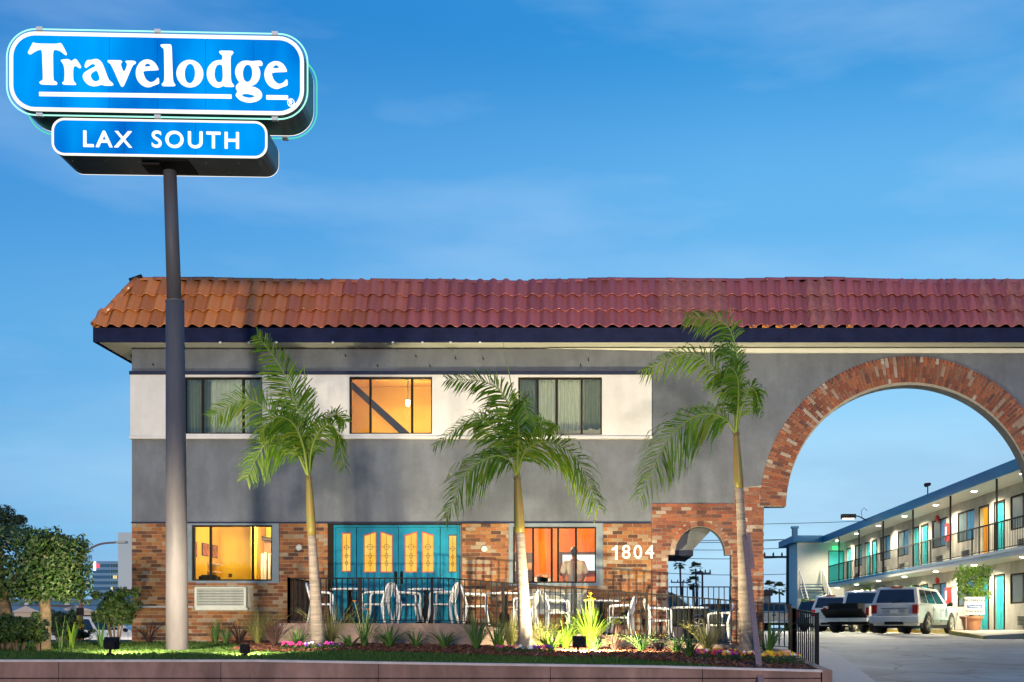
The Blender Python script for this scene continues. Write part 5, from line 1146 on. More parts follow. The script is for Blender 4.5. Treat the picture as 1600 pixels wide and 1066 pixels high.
def clipped_tree(x, Y, label, cx0, cx1, ct, cb, seed, lean=0):
    rr = random.Random(seed); X = X_(x, Y); z = lawnz(X, Y); t = thing('clipped_tree', label, 'tree', (X, Y, z), 0, 'clipped street trees'); a = MB()
    zc = (Z_(ct, Y) + Z_(cb, Y)) / 2 - z; hz = (Z_(ct, Y) - Z_(cb, Y)) / 2; x0, x1 = X_(cx0, Y) - X, X_(cx1, Y) - X; c = ((x0 + x1) / 2, 0, zc)
    leafball(a, rr, c, ((x1 - x0) / 2, .62, hz), 7500, .042, .5, True)
    for k in range(60):                                   # loose twigs that break the outline
        q = Vector((c[0] + rr.uniform(-1, 1) * (x1 - x0) / 2, rr.uniform(-.5, .5), zc + rr.choice((-1, 1)) * hz * rr.uniform(.9, 1.12)))
        leafball(a, rr, q, (.09, .09, .08), 12, .035, 0)
    a.build('crown', 'leaf', t, fix=False)
    b = MB(); top = Vector((lean, 0, zc - hz * .4)); b.tube(spline([(0, 0, -.05), (lean * .2 + .03, 0, zc * .4), (lean * .8 - .02, .0, zc - hz * .9), tuple(top)], 10), [.125, .11, .10, .098, .095, .093, .09, .09, .085, .08, .07], 12); b.build('trunk', 'bark', t, smooth=True)
    for k in range(5):
        q = k * 1.3 + seed; o = top + Vector((0, 0, -.25)); MB().tube([o, o + Vector((math.cos(q) * .22, math.sin(q) * .2, .25)), o + Vector((math.cos(q) * .45, math.sin(q) * .4, .55))], [.045, .03, .012], 6).build('limb', 'bark', t, smooth=True)
clipped_tree(68, 20.0, 'clipped square tree with straight pale trunk beside the street lamp', 46, 126, 842, 934, 5, .03)
clipped_tree(8, 19.8, 'clipped square tree with bent trunk at the edge of the lawn', -62, 92, 829, 934, 6, -.02)
def shrub(x, Y, label, rx, top, bot, m, seed, n=3500, stems=7, size=.035, grp='shrubs beyond the lawn', shell=.45, zb=None):
    rr = random.Random(seed); X = X_(x, Y); z = zb if zb is not None else lawnz(X, Y); t = thing('shrub', label, 'shrub', (X, Y, z), 0, grp); a = MB(); zt, zbm = Z_(top, Y) - z, max(.03, Z_(bot, Y) - z); R_ = rx * Y / FPX
    leafball(a, rr, (0, 0, (zt + zbm) / 2), (R_ * .78, R_ * .7, (zt - zbm) / 2 * .8), int(n * .6), size, shell)
    for k in range(26):
        q = rr.uniform(0, 6.28); leafball(a, rr, (math.cos(q) * R_ * .85, math.sin(q) * R_ * .6, (zt + zbm) / 2 + rr.uniform(-.6, .9) * (zt - zbm) / 2), (R_ * rr.uniform(.16, .34), R_ * .25, R_ * rr.uniform(.14, .28)), n // 45, size, .1)
    a.build('foliage', m, t, fix=False)
    for k in range(stems):
        q = k * 6.28 / max(1, stems); MB().tube([(math.cos(q) * .04, math.sin(q) * .04, -.05), (math.cos(q) * R_ * .3, math.sin(q) * R_ * .25, zbm + .1), (math.cos(q) * R_ * .6, math.sin(q) * R_ * .5, (zt + zbm) / 2)], [.022, .018, .008], 6).build('stem', 'bark', t)
shrub(180, 22.5, 'rounded dark shrub with many stems beside the corner brick pier', 36, 920, 986, 'leaf', 1, 3800, 9, .04, shell=.2)
shrub(30, 19.0, 'low hedge shrub at the feet of the clipped trees', 34, 958, 1010, 'leaf', 2, 3600, 4)
shrub(-22, 19.0, 'low hedge shrub at the outer edge of the lawn', 34, 962, 1010, 'leaf', 3, 2600, 4)
shrub(95, 26.5, 'dark clipped hedge block behind the straight tree trunk', 26, 950, 1004, 'leaf_dark', 4, 3600, 5)
shrub(122, 28.2, 'low dark rounded bush by the street lamp foot', 24, 984, 1004, 'leaf_dark', 5, 1500, 4)
shrub(62, 19.2, 'reddish low shrub beside the straight tree trunk', 14, 968, 1008, 'leaf_dark', 8, 1200, 4)

# ------------------------------------------------------------------ room wing along the lot
K = 1.13
XE, XW = 12.4 * K, 13.5 * K                               # balcony edge, wall plane
ZD, ZD0 = EYE + 2.35 * K, EYE + 2.13 * K                  # deck top and underside
ZS, ZR = EYE + 4.6 * K, EYE + 4.93 * K                    # roof soffit, roof edge
WF = 1.52                                                 # ground-floor walkway
YN, YF_ = 27.0, 70.0
wing = thing('motel_wing', 'two storey motel room wing with blue roof edge and long balcony', 'building', (0, 0, 0))
doors = [61.1, 57.0, 55.6, 48.5, 47.25, 40.1, 38.6, 31.6, 30.2]; doors = [d * K for d in doors]
wins = [(59.4, 57.75), (54.1, 52.2), (51.0, 49.2), (45.8, 43.8), (42.6, 40.7), (37.2, 35.2), (34.4, 32.4)]; wins = [(a_ * K, b_ * K) for a_, b_ in wins]
DW = .98
ups = ZD + .02, ZD + 2.05; dns = WF + .01, WF + 2.03
wz = (EYE + 3.14 * K, EYE + 4.25 * K), (WF + .95, WF + 2.05)
loops = [[(YN, 1.0), (YF_, 1.0), (YF_, ZS), (YN, ZS)]]
for (za, zb) in (ups, dns):
    for d in doors: loops.append([(d - DW, za), (d, za), (d, zb), (d - DW, zb)])
for (za, zb) in wz:
    for a_, b_ in wins: loops.append([(b_, za), (a_, za), (a_, zb), (b_, zb)])
MB().extr(loops, lambda u, v: (XW, u, v), lambda u, v: (XW + .15, u, v)).build('wall', 'motel_wall', wing)
MB().box(XW + 5.5, XW + 5.7, YN, YF_, 1.0, ZS).build('rear_wall', 'motel_wall', wing)
MB().box(XW + .151, XW + 5.5, YN, YN + .15, 1.0, ZS).build('end_wall', 'motel_wall', wing)
MB().box(XW + .151, XW + 5.5, YN + .151, YF_, ZD0 + .02, ZD).build('floor_slab', 'floor_brown', wing)
MB().box(XE - .02, XE + .04, YN, YF_ - 1.2, ZD - .09, ZD + .015).build('deck_edge', 'motel_blue', wing)
MB().box(XE, XW - .002, YN, YF_ - 1.2, ZD0, ZD - .0).build('balcony_deck', 'motel_soffit', wing)
MB().box(XE - .12, XE - .06, YN, YF_, ZS - .02, ZR).build('roof_fascia', 'motel_blue', wing)
MB().box(XE - .058, XW + 5.8, YN, YF_, ZS + .001, ZR - .05).build('roof_slab', 'motel_soffit', wing)
struct(MB().box(XE - .1, XW - .003, YN, YF_, 1.0, WF).build('walkway', 'walkway'))
MB().box(XE - .13, XE - .1, YN + 12, YF_, 1.0, WF + .004).build('kerb', 'yellow_paint', wing)
def door6(d, za, zb, m='teal_door', opened=False):
    if opened:
        MB().box(XW + .16, XW + 1.1, d - DW - .09, d - DW - .05, za, zb).build('door', m, wing); return
    o = MB().box(XW + .06, XW + .10, d - DW, d, za, zb).build('door', m, wing)
    H = zb - za
    for (ya, yb) in ((.12, .45), (.55, .88)):
        for (ka, kb) in ((.06, .36), (.42, .76), (.82, .95)):
            MB().extr([[(d - DW + ya * DW, za + ka * H), (d - DW + yb * DW, za + ka * H), (d - DW + yb * DW, za + kb * H), (d - DW + ya * DW, za + kb * H)], [(d - DW + ya * DW + .04, za + ka * H + .04), (d - DW + yb * DW - .04, za + ka * H + .04), (d - DW + yb * DW - .04, za + kb * H - .04), (d - DW + ya * DW + .04, za + kb * H - .04)]], lambda u, v: (XW + .045, u, v), lambda u, v: (XW + .059, u, v)).build('raised_panel', m, o)
    MB().tube([(XW + .058, d - DW + .07, za + .95), (XW + .0, d - DW + .07, za + .95)], [.02, .035], 8).build('knob', 'chrome', o)
for d in doors:
    lit_room = abs(d - 40.1 * K) < .1
    door6(d, *ups, opened=lit_room); door6(d, *dns)
    for (za, zb) in (ups, dns):
        MB().extr([[(d - DW - .07, za), (d + .07, za), (d + .07, zb + .07), (d - DW - .07, zb + .07)], [(d - DW, za + .001), (d, za + .001), (d, zb), (d - DW, zb)]], lambda u, v: (XW - .03, u, v), lambda u, v: (XW - .001, u, v)).build('door_frame', 'bronze', wing)
# warm room behind the open door upstairs
d = 40.1 * K
MB().box(XW + 3, XW + 3.1, d - 3, d + 2, ZD, ZS).build('interior_wall', 'room_amber', wing); MB().box(XW + .155, XW + 3, d + 2, d + 2.1, ZD, ZS).build('interior_wall', 'room_amber', wing); MB().box(XW + .155, XW + 3, d - 3.1, d - 3, ZD, ZS).build('interior_wall', 'room_amber', wing)
rl = thing('room_lamp', 'warm lamp glowing in the room behind the open balcony door', 'lamp', (XW + 1.6, d - .2, ZD)); MB().lathe([(.12, 0), (.12, .03), (.03, .06), (.03, 1.3), (.02, 1.31)], 12).build('stand', 'dark_wood', rl); MB().lathe([(.2, 1.28), (.12, 1.6), (.11, 1.6)], 14).build('lamp_shade', 'lamp_room', rl); lamp('bulb', 'POINT', (0, 0, 1.9), 220, (1, .6, .2), rl, .1)
t = thing('bookcase', 'dark shelf unit inside the lit room with the open door', 'shelf', (XW + 2.6, d + .6, ZD))
MB().box(0, .35, -.5, -.46, 0, 1.9).build('side_panel', 'dark_wood', t); MB().box(0, .35, .46, .5, 0, 1.9).build('side_panel', 'dark_wood', t)
for k in range(5): MB().box(0, .35, -.459, .459, .1 + .42 * k, .13 + .42 * k).build('shelf_board', 'desk', t)
def win_x(a_, b_, za, zb):
    f = MB().extr([[(b_, za), (a_, za), (a_, zb), (b_, zb)], [(b_ + .06, za + .06), (a_ - .06, za + .06), (a_ - .06, zb - .06), (b_ + .06, zb - .06)]], lambda u, v: (XW + .02, u, v), lambda u, v: (XW + .08, u, v)).build('window', 'bronze', wing)
    m_ = a_ - (a_ - b_) * .52; MB().box(XW + .03, XW + .075, m_ - .03, m_ + .03, za + .06, zb - .06).build('mullion', 'bronze', f)
    MB().box(XW + .045, XW + .05, b_ + .05, m_ - .029, za + .05, zb - .05).build('pane', 'blue_pane', f); MB().box(XW + .055, XW + .06, m_ + .029, a_ - .05, za + .05, zb - .05).build('pane', 'screen_pane', f)
mat('blue_pane', (.05, .20, .34), .12, spec=.8, var=.3, scale=1.5); mat('screen_pane', (.05, .08, .09), .4, var=.2, scale=2)
for za, zb in wz:
    for a_, b_ in wins: win_x(a_, b_, za, zb)
ai = None
for fl, z0, lvl in ((0, ZD + .12, 'balcony'), (1, WF + .12, 'walkway')):
    for a_, b_ in wins:
        yc = b_ + .6
        if ai is None:
            ai = link('air_conditioner', None); MB().box(-.16, 0, -.52, .52, 0, .40).build('sleeve', 'metal_grey', ai)
            s_ = None
            for k in range(7):
                if s_ is None: s_ = MB().box(-.185, -.161, -.46, .46, 0, .02).build('slat', 'plastic_black', ai); o = s_
                else: o = link('slat', s_.data, ai)
                o.location = (0, 0, .06 + .047 * k)
            o = ai
        else: o = copy_tree(ai)
        o.location = (XW, yc, z0); tag(o, 'grey wall air conditioner on the motel %s, below the %s window from the stair' % (lvl, ORD[wins.index((a_, b_))]), 'air conditioner', 'room air conditioners of the wing, ' + lvl)
posts = [35.4, 40.0, 44.7, 49.3, 53.8, 58.2]; posts = [p * K for p in posts] + [30.8 * K]
for p in posts: MB().box(XE + .01, XE + .07, p - .03, p + .03, ZD, ZS).build('post', 'black_iron', wing)
rl2 = thing('balcony_railing', 'dark iron railing along the motel balcony', 'railing', (0, 0, 0)); ye = YF_ - 1.25
MB().box(XE + .02, XE + .06, YN, ye, ZD + .98, ZD + 1.03).build('top_rail', 'black_iron', rl2); MB().box(XE + .025, XE + .055, YN, ye, ZD + .07, ZD + .10).build('bottom_rail', 'black_iron', rl2)
s_ = MB().box(-.008, .008, -.008, .008, 0, .88).build('baluster', 'black_iron', rl2); s_.location = (XE + .04, YN + .1, ZD + .1)
y = YN + .1 + .15
while y < ye: link('baluster', s_.data, rl2, (XE + .04, y, ZD + .1)); y += .15
for k in range(15): MB().box(XE + .02, XE + .06, YN + 2.6 * k, YN + 2.6 * k + .04, ZD, ZD + 1.0).build('rail_post', 'black_iron', rl2)
lc = None
for zz, nm, pw in ((ZS, 'balcony', 34), (ZD0, 'walkway', 34)):
    for yy in (34, 38.4, 42.7, 47, 51.3, 55.6, 60):
        yy *= K
        if lc is None:
            lc = link('downlight', None); MB().lathe([(.14, 0), (.16, -.02), (.15, -.035)], 16).build('trim_ring', 'plastic_white', lc); MB().lathe([(.12, -.03), (.10, -.055), (.04, -.07)], 16).build('lens', 'lamp_warm', lc, smooth=True); o = lc
        else: o = copy_tree(lc)
        o.location = ((XE + XW) / 2 - .25, yy, zz); tag(o, 'round lit downlight above the motel %s, %s from the stair' % (nm, ORD[6 - (34, 38.4, 42.7, 47, 51.3, 55.6, 60).index(round(yy / K, 1))]), 'downlight', 'downlights above the ' + nm)
        lamp('beam', 'SPOT', ((XE + XW) / 2 - .25, yy, zz - .10), pw * 21, (1, .86, .60), None, .07, 165, ((XE + XW) / 2 - .25, yy, 0))
for zz, lv in ((ZD, 'balcony'), (WF, 'walkway')):
    t = thing('extinguisher_cabinet', 'red fire extinguisher cabinet on the motel %s wall' % lv, 'extinguisher', (XW, 43.4 * K, zz + 1.05)); MB().box(-.2, 0, -.16, .16, 0, .75).build('cabinet_body', 'red_metal', t); MB().box(-.206, -.201, -.1, .1, .2, .6).build('glass_front', 'plastic_white', t); MB().box(-.07, 0, .25, .42, -.2, 1.0).build('back_board', 'metal_grey', t)
    t = thing('fire_bell', 'red fire bell under the soffit of the motel %s' % lv, 'bell', (XW, 44.9 * K, zz + 2.18)); MB().tube([(0, 0, 0), (-.07, 0, 0), (-.12, 0, 0), (-.14, 0, 0)], [.1, .15, .13, .05], 16).build('gong', 'red_metal', t, smooth=True); MB().box(-.03, 0, -.06, .06, -.2, -.1).build('bracket', 'red_metal', t)
t = thing('security_camera', 'small camera on a stalk above the blue motel roof edge', 'camera', (XE - .1, 42.3 * K, ZR)); MB().tube([(0, 0, -.1), (0, 0, .35)], .025, 8).build('stalk', 'black_iron', t); MB().tube([(-.12, -.1, .36), (.1, .05, .42)], [.09, .07], 10).build('housing', 'plastic_black', t)
t = thing('roof_floodlight', 'black flood lamp sticking out from the blue motel roof edge', 'floodlight', (XE - .12, 51.8 * K, ZR)); MB().tube([(0, 0, -.08), (-.4, -.15, .10), (-.6, -.2, .12)], .03, 8).build('arm', 'black_iron', t); MB().box(-1.3, -.6, -.4, .0, -.02, .2).build('head', 'plastic_black', t); MB().box(-1.22, -.68, -.34, -.06, -.035, -.021).build('lens', 'lamp_warm', t); lamp('beam', 'SPOT', (-.95, -.2, -.08), 26000, (1, .9, .66), t, .2, 84, (-8.5, -14, -8)); MB().tube([(-.2, 0, .0), (-.25, 0, .4), (-.1, 0, .55), (.05, 0, .4)], .015, 6).build('cable_loop', 'wire', t)
# end block with stair
YB0 = 62 * K; XB = 11.0 * K
MB().box(XB, XW - .004, YB0, YB0 + .15, 1.0, ZS).build('end_block_wall', 'motel_soffit', wing); MB().box(XB, XB + .15, YB0 + .151, YB0 + 3.0, 1.0, ZS).build('end_block_wall', 'motel_soffit', wing)
MB().box(XB - .35, XE - .13, YB0 - .55, YB0 + 5, ZS + .02, ZR + .03).build('roof_fascia', 'motel_blue', wing)
MB().box(XE + .35, XE + 1.2, YB0 - .02, YB0 - .001, ZD + .02, ZD + 2.0).build('door', 'teal_door', wing)
MB().box(XE + .30, XE + 1.25, YB0 - .008, YB0 - .0005, ZD + .02, ZD + 2.06).build('door_frame', 'bronze', wing)
t = thing('exit_sign', 'green glowing exit sign over the teal end door on the balcony', 'sign', (XE + .72, YB0 - .03, ZD + 2.22)); MB().box(-.16, .16, -.03, .0, -.1, .1).build('housing', 'exit_green', t); lamp('glow', 'POINT', (0, -.25, -.1), 2.2, (.1, 1, .3), t, .05)
t = thing('vent_pipe', 'square vent stack on the roof of the motel end block', 'vent', (XB + .1, YB0 + 1.5, ZR - .1)); MB().box(-.16, .16, -.16, .16, 0, .72).build('shaft', 'far_teal', t); MB().box(-.22, .22, -.22, .22, .721, .85).build('cap', 'motel_blue', t)
stt = thing('outdoor_stair', 'outdoor stair with pale handrails at the end of the motel wing', 'stair', (0, 0, 0)); ns = 16; ys0 = YB0 - .3 - ns * .27
for k in range(ns):
    z = 1.4 + (ZD - 1.4) * (k + 1) / ns; y = ys0 + .27 * k; MB().box(XB + .1, XE - .15, y, y + .30, z - .06, z).build('step', 'far_teal', stt)
for xx in (XB + .06, XE - .12):
    MB().tube([(xx, ys0, 2.35), (xx, YB0 - .3, ZD + .95)], .035, 8).build('handrail', 'plastic_white', stt); MB().hexa([(xx - .03, ys0, 1.4), (xx + .03, ys0, 1.4), (xx + .03, YB0 - .3, ZD - .3), (xx - .03, YB0 - .3, ZD - .3), (xx - .03, ys0, 1.65), (xx + .03, ys0, 1.65), (xx + .03, YB0 - .3, ZD + .03), (xx - .03, YB0 - .3, ZD + .03)]).build('stringer', 'metal_grey', stt)
    for k in range(9): u = k / 8; y = ys0 + (YB0 - .3 - ys0) * u; MB().box(xx - .012, xx + .012, y - .012, y + .012, 1.5 + (ZD - 1.5) * u, 2.35 + (ZD + .95 - 2.35) * u).build('baluster', 'black_iron', stt)
# the stair slab glimpsed through the small arch
t = thing('stair_enclosure', 'grey slanted stair slab seen through the top of the small brick arch', 'stair', (0, 0, 0)); yb = 26.6
MB().wall_xz([[(X_(a_, yb), Z_(b_, yb)) for a_, b_ in ((1020, 860), (1082, 860), (1112, 828), (1112, 770), (1020, 770))]], yb, yb + 2.2).build('slab', 'stucco', t)
MB().box(X_(1020, yb), X_(1083, yb), yb - .03, yb + 2.2, Z_(868.5, yb), Z_(860.2, yb)).build('beam', 'trim_navy', t)

# kerb ramp on the walkway
t = struct(MB().hexa([(XE - 2.6, 33.5, lotz(33) - .02), (XE - .13, 33.5, lotz(33) - .02), (XE - .13, 40.2, lotz(40) - .02), (XE - 1.5, 40.2, lotz(40) - .02), (XE - 2.6, 33.5, lotz(33) + .10), (XE - .13, 33.5, WF), (XE - .13, 40.2, WF), (XE - 1.5, 40.2, WF - .01)]).build('kerb_ramp', 'walkway'))
t = struct(MB().hexa([(XE - 2.66, 33.45, lotz(33) - .02), (XE - 2.605, 33.45, lotz(33) - .02), (XE - 1.505, 40.2, lotz(40) - .02), (XE - 1.56, 40.2, lotz(40) - .02), (XE - 2.66, 33.45, lotz(33) + .098), (XE - 2.605, 33.45, lotz(33) + .098), (XE - 1.505, 40.2, WF - .012), (XE - 1.56, 40.2, WF - .012)]).build('ramp_kerb', 'yellow_paint'))
# potted tree with a parking sign
PYY = 40.6; PX_ = X_(1518, PYY)
t = thing('terracotta_pot', 'terracotta pot with a rolled rim on the motel walkway', 'pot', (PX_, PYY, WF - .02)); MB().lathe([(.26, 0), (.33, .35), (.36, .42), (.42, .43), (.42, .50), (.37, .51), (.33, .46)], 24).build('pot_body', 'terracotta_pot', t, smooth=False); MB().lathe([(.33, .44), (.1, .46)], 20).build('soil', 'earth', t)
t = thing('potted_tree', 'small light green leafy tree growing in the terracotta pot', 'tree', (PX_, PYY, WF + .44)); a = MB(); rr = random.Random(77)
for k in range(26):
    q = rr.uniform(0, 6.28); r_ = rr.uniform(.1, .55); leafball(a, rr, (math.cos(q) * r_, math.sin(q) * r_ * .8, rr.uniform(.75, 1.75)), (.26, .24, .2), 70, .06, .1)
a.build('crown', 'leaf_light', t, fix=False)
tk = MB()
for k in range(5): q = k * 1.26; tk.tube([(math.cos(q) * .05, math.sin(q) * .05, 0), (math.cos(q) * .07, math.sin(q) * .07, .5), (math.cos(q) * .4, math.sin(q) * .3, 1.3)], [.03, .026, .01], 6)
tk.build('trunk', 'bark', t, smooth=True)
t = thing('parking_sign', 'white notice board with blue bar standing against the potted tree', 'sign', (PX_ - .03, PYY - .40, WF + .52)); MB().box(-.35, .35, -.012, .012, .02, .64).build('board', 'pot_sign', t); MB().box(-.26, .26, -.016, -.0125, .25, .37).build('blue_bar', 'ink_blue', t)
for s_, z, sz, m in (('NO PARKING', .52, .115, 'ink'), ('Travelodge', .31, .10, 'pot_sign'), ('TOW AWAY', .13, .115, 'ink')):
    me = text_mesh(s_, sz, .002, 1, .001); me.materials.append(M[m]); link('lettering', me, t, (0, -.018, z), (R(90), 0, 0))
MB().box(-.30, -.26, .0125, .03, -.5, .5).build('stake', 'wood', t)
for x, Y, tp, lb in ((1352, 63, 914, 'leafy bush tip over the white cars by the far rooms'), (1417, 54, 908, 'leafy bush tip above the near white car roof'), (1258, 66, 930, 'leafy green bush beside the motel stair')):
    shrub(x, Y, lb, 11, tp, 985, 'leaf_light', int(x), 900, 4, .07, 'bushes along the lot', zb=1.41)

# ------------------------------------------------------------------ cars
def wheel_mesh(parent, x, y, r_, wdt=.24, spokes=5):
    s_ = 1 if x > 0 else -1
    w_ = link('wheel', None, parent, (x, y, r_))
    a = MB(); n = 28; prof = [(-.5, .72), (-.5, .93), (-.38, 1), (.38, 1), (.5, .93), (.5, .72)]
    for u, k in prof:
        for i in range(n): q = 6.28318 * i / n; a.v.append((u * wdt, k * r_ * math.cos(q), k * r_ * math.sin(q)))
    for j in range(len(prof) - 1):
        for i in range(n): a.f.append((j * n + i, j * n + (i + 1) % n, (j + 1) * n + (i + 1) % n, (j + 1) * n + i))
    a.build('tyre', 'tyre', w_, smooth=True)
    a = MB(); a.tube([(-.09, 0, 0), (.06 * s_, 0, 0)], .70 * r_, 28) if False else None
    a.tube([(.02 * s_, 0, 0), (.03 * s_, 0, 0)], .71 * r_, 28); a.build('rim_back', 'plastic_black', w_)
    a = MB()
    for k in range(spokes):
        q = 6.28318 * k / spokes; a.tube([(.095 * s_, 0, 0), (.09 * s_, math.cos(q) * r_ * .66, math.sin(q) * r_ * .66)], [.055, .045], 4)
    R_ = [(.10 * s_, .69 * r_ * math.cos(6.28318 * i / n), .69 * r_ * math.sin(6.28318 * i / n)) for i in range(n + 1)]; a.tube(R_, .022, 5); a.tube([(.06 * s_, 0, 0), (.12 * s_, 0, 0)], .06, 12)
    a.build('rim', 'rim', w_)
def panel_on(c4, u0, u1, v0, v1, off, th=.008):            # a thin panel on a quad: bl, br, tr, tl
    bl, br, tr, tl = [Vector(c) for c in c4]; f = lambda u, v: bl.lerp(br, u).lerp(tl.lerp(tr, u), v); nrm = (br - bl).cross(tl - bl).normalized()
    p = [f(u0, v0), f(u1, v0), f(u1, v1), f(u0, v1)]
    return MB().hexa([q + nrm * off for q in p] + [q + nrm * (off + th) for q in p])
def shape(o, y0, y1, zs):                                # crown the flanks and draw in the ends
    bm = bmesh.new(); bm.from_mesh(o.data); L_ = (y1 - y0) / 2; c_ = (y1 + y0) / 2
    for z in zs: bmesh.ops.bisect_plane(bm, geom=bm.verts[:] + bm.edges[:] + bm.faces[:], plane_co=(0, 0, z), plane_no=(0, 0, 1))
    for k in (-.96, -.88, -.75, -.55, -.3, 0, .3, .55, .75, .88, .96): bmesh.ops.bisect_plane(bm, geom=bm.verts[:] + bm.edges[:] + bm.faces[:], plane_co=(0, c_ + k * L_, 0), plane_no=(0, 1, 0))
    for v in bm.verts:
        u = abs((v.co.y - c_) / L_); v.co.x *= (1 - .085 * u ** 5) * (1 - .075 * abs((v.co.z - .72) / .42) ** 2.2 if v.co.z < 1.16 else 1)
    bmesh.ops.recalc_face_normals(bm, faces=bm.faces); bm.to_mesh(o.data); bm.free()
    for p in o.data.polygons: p.use_smooth = True
    es = o.modifiers.new('split', 'EDGE_SPLIT'); es.split_angle = R(32)
def suv(name, label, X, Y, heading, paint, group='cars parked in the lot', L=4.72, Wd=1.86, H=1.70, spare=False):
    z0 = lotz(Y) + .005; t = thing(name, label, 'car', (X, Y, z0), R(-heading), group)   # local +y is the nose
    h, r_ = Wd / 2, .375; y0, y1 = -L / 2, L / 2; ya, yb = y0 + .98, y1 - .95; belt = 1.04
    def well(yc): return [(yc + (r_ + .07) * math.cos(R(k)), r_ + (r_ + .07) * math.sin(R(k))) for k in range(180, -1, -15)]
    side = [(y0 + .03, .42), (y0 + .10, .30)] + [(ya - r_ - .07, .28)] + well(ya) + [(ya + r_ + .07, .26), (yb - r_ - .07, .26)] + well(yb) + [(yb + r_ + .07, .30), (y1 - .05, .32), (y1, .55), (y1 - .05, .86), (y1 - .35, .98), (y1 - 1.25, belt + .02), (y1 - 1.35, belt + .03), (y0 + .06, belt + .02), (y0 + .0, .70)]
    body = MB().extr([side], lambda u, v: (-h, u, v), lambda u, v: (h, u, v)); bo = body.build('body', paint, t); shape(bo, y0, y1, (.45, .58, .7, .82, .94)); bevel(bo, .03, 2)
    g0 = [(-h + .03, y0 + .06, belt), (h - .03, y0 + .06, belt), (h - .03, y1 - 1.22, belt), (-h + .03, y1 - 1.22, belt)]; g1 = [(-h + .20, y0 + .32, H), (h - .20, y0 + .32, H), (h - .22, y1 - 2.05, H - .03), (-h + .22, y1 - 2.05, H - .03)]
    cab = MB().hexa(g0 + g1).build('cabin', paint, t); bevel(cab, .05, 3)
    rear = (g0[0], g0[1], g1[1], g1[0]); right = (g0[1], g0[2], g1[2], g1[1]); front = (g0[2], g0[3], g1[3], g1[2]); left = (g0[3], g0[0], g1[0], g1[3])
    panel_on(rear, .09, .91, .14, .86, .004).build('rear_window', 'carglass_solid', t)
    panel_on(front, .07, .93, .08, .92, .004).build('windscreen', 'carglass_solid', t)
    for q, flip in ((right, False), (left, True)):
        for (u0, u1) in ((.06, .27), (.31, .55), (.59, .86)):
            a_, b_ = (u0, u1) if not flip else (1 - u1, 1 - u0)
            panel_on(q, a_, b_, .12, .84, .004).build('side_window', 'carglass_solid', t)
    for sx_ in (-1, 1):
        MB().box(sx_ * (h - .17) - .10, sx_ * (h - .17) + .10, y0 - .012, y0 + .10, .74, 1.06).build('tail_light', 'tail_red', t)
        MB().box(sx_ * (h - .2) - .17, sx_ * (h - .2) + .17, y1 - .2, y1 + .0, .68, .82).build('headlight', 'chrome', t)
        MB().tube([(sx_ * h, y1 - 1.5, 1.06), (sx_ * (h + .12), y1 - 1.52, 1.12), (sx_ * (h + .20), y1 - 1.52, 1.12)], [.04, .09, .08], 8).build('mirror', 'plastic_black', t, smooth=True)
        MB().box(sx_ * (h + .004) - .012, sx_ * (h + .004) + .012, ya + r_ + .1, yb - r_ - .1, .52, .62).build('side_moulding', paint, t)
        for yy in (y0 + 1.52, y0 + 2.45, y0 + 3.3): MB().box(sx_ * (h + .001) - .008, sx_ * (h + .001) + .004, yy - .006, yy + .006, .42, 1.0).build('door_seam', 'plastic_black', t)
        for yy in (y0 + 1.75, y0 + 2.75): MB().box(sx_ * (h + .01) - .018, sx_ * (h + .01) + .018, yy - .1, yy + .1, .90, .94).build('door_handle', paint, t)
        MB().tube([(sx_ * .62, y0 + .55, H + .05), (sx_ * .62, y1 - 2.3, H + .03)], .022, 6).build('roof_rail', 'plastic_black', t)
        wheel_mesh(t, sx_ * (h - .10), ya, r_); wheel_mesh(t, sx_ * (h - .10), yb, r_)
    bm_ = MB().box(-h + .01, h - .01, y0 - .09, y0 + .12, .40, .66).build('rear_bumper', paint, t); bevel(bm_, .04, 2)
    MB().box(-.34, .34, y0 - .096, y0 + .02, .34, .45).build('hitch_recess', 'plastic_black', t); MB().box(-.42, .42, y0 - .03, y0 - .0, .74, .90).build('plate_recess', 'metal_grey', t); MB().box(-h + .28, h - .28, y0 - .006, y0 + .04, .672, .682).build('tailgate_seam', 'plastic_black', t)
    MB().box(-.155, .155, y0 - .04, y0 - .031, .75, .88).build('licence_plate', 'pot_sign', t); MB().box(-.5, .5, y0 - .045, y0 - .0, .91, .94).build('tailgate_trim', 'chrome', t)
    MB().box(-h + .06, h - .06, y0 + .3, y1 - .3, .22, .40).build('underbody', 'plastic_black', t); MB().box(-.22, .22, y0 + .27, y0 + .33, H - .02, H + .03).build('brake_light', 'tail_red', t)
    MB().tube([(-.1, y0 + .04, belt + .08), (.25, y0 + .12, belt + .22)], .012, 5).build('wiper', 'plastic_black', t)
    return t
mat('carglass_solid', (.012, .022, .035), .08, spec=.7)
suv('parked_car', 'white sport utility car seen from behind beside the potted tree', 12.15, 43.3, 34, 'car_white')
suv('parked_car', 'white sport utility car beyond the pickup truck with lowered tailgate', 12.25, 55.6, 33, 'car_white')
suv('parked_car', 'dark green car between silver pickup and far white car', 12.75, 62.4, 33, 'car_green', H=1.6)
suv('parked_car', 'dark olive car parked sideways behind the small brick arch', X_(1046, 52), 52, 102, 'car_dark', H=1.78)
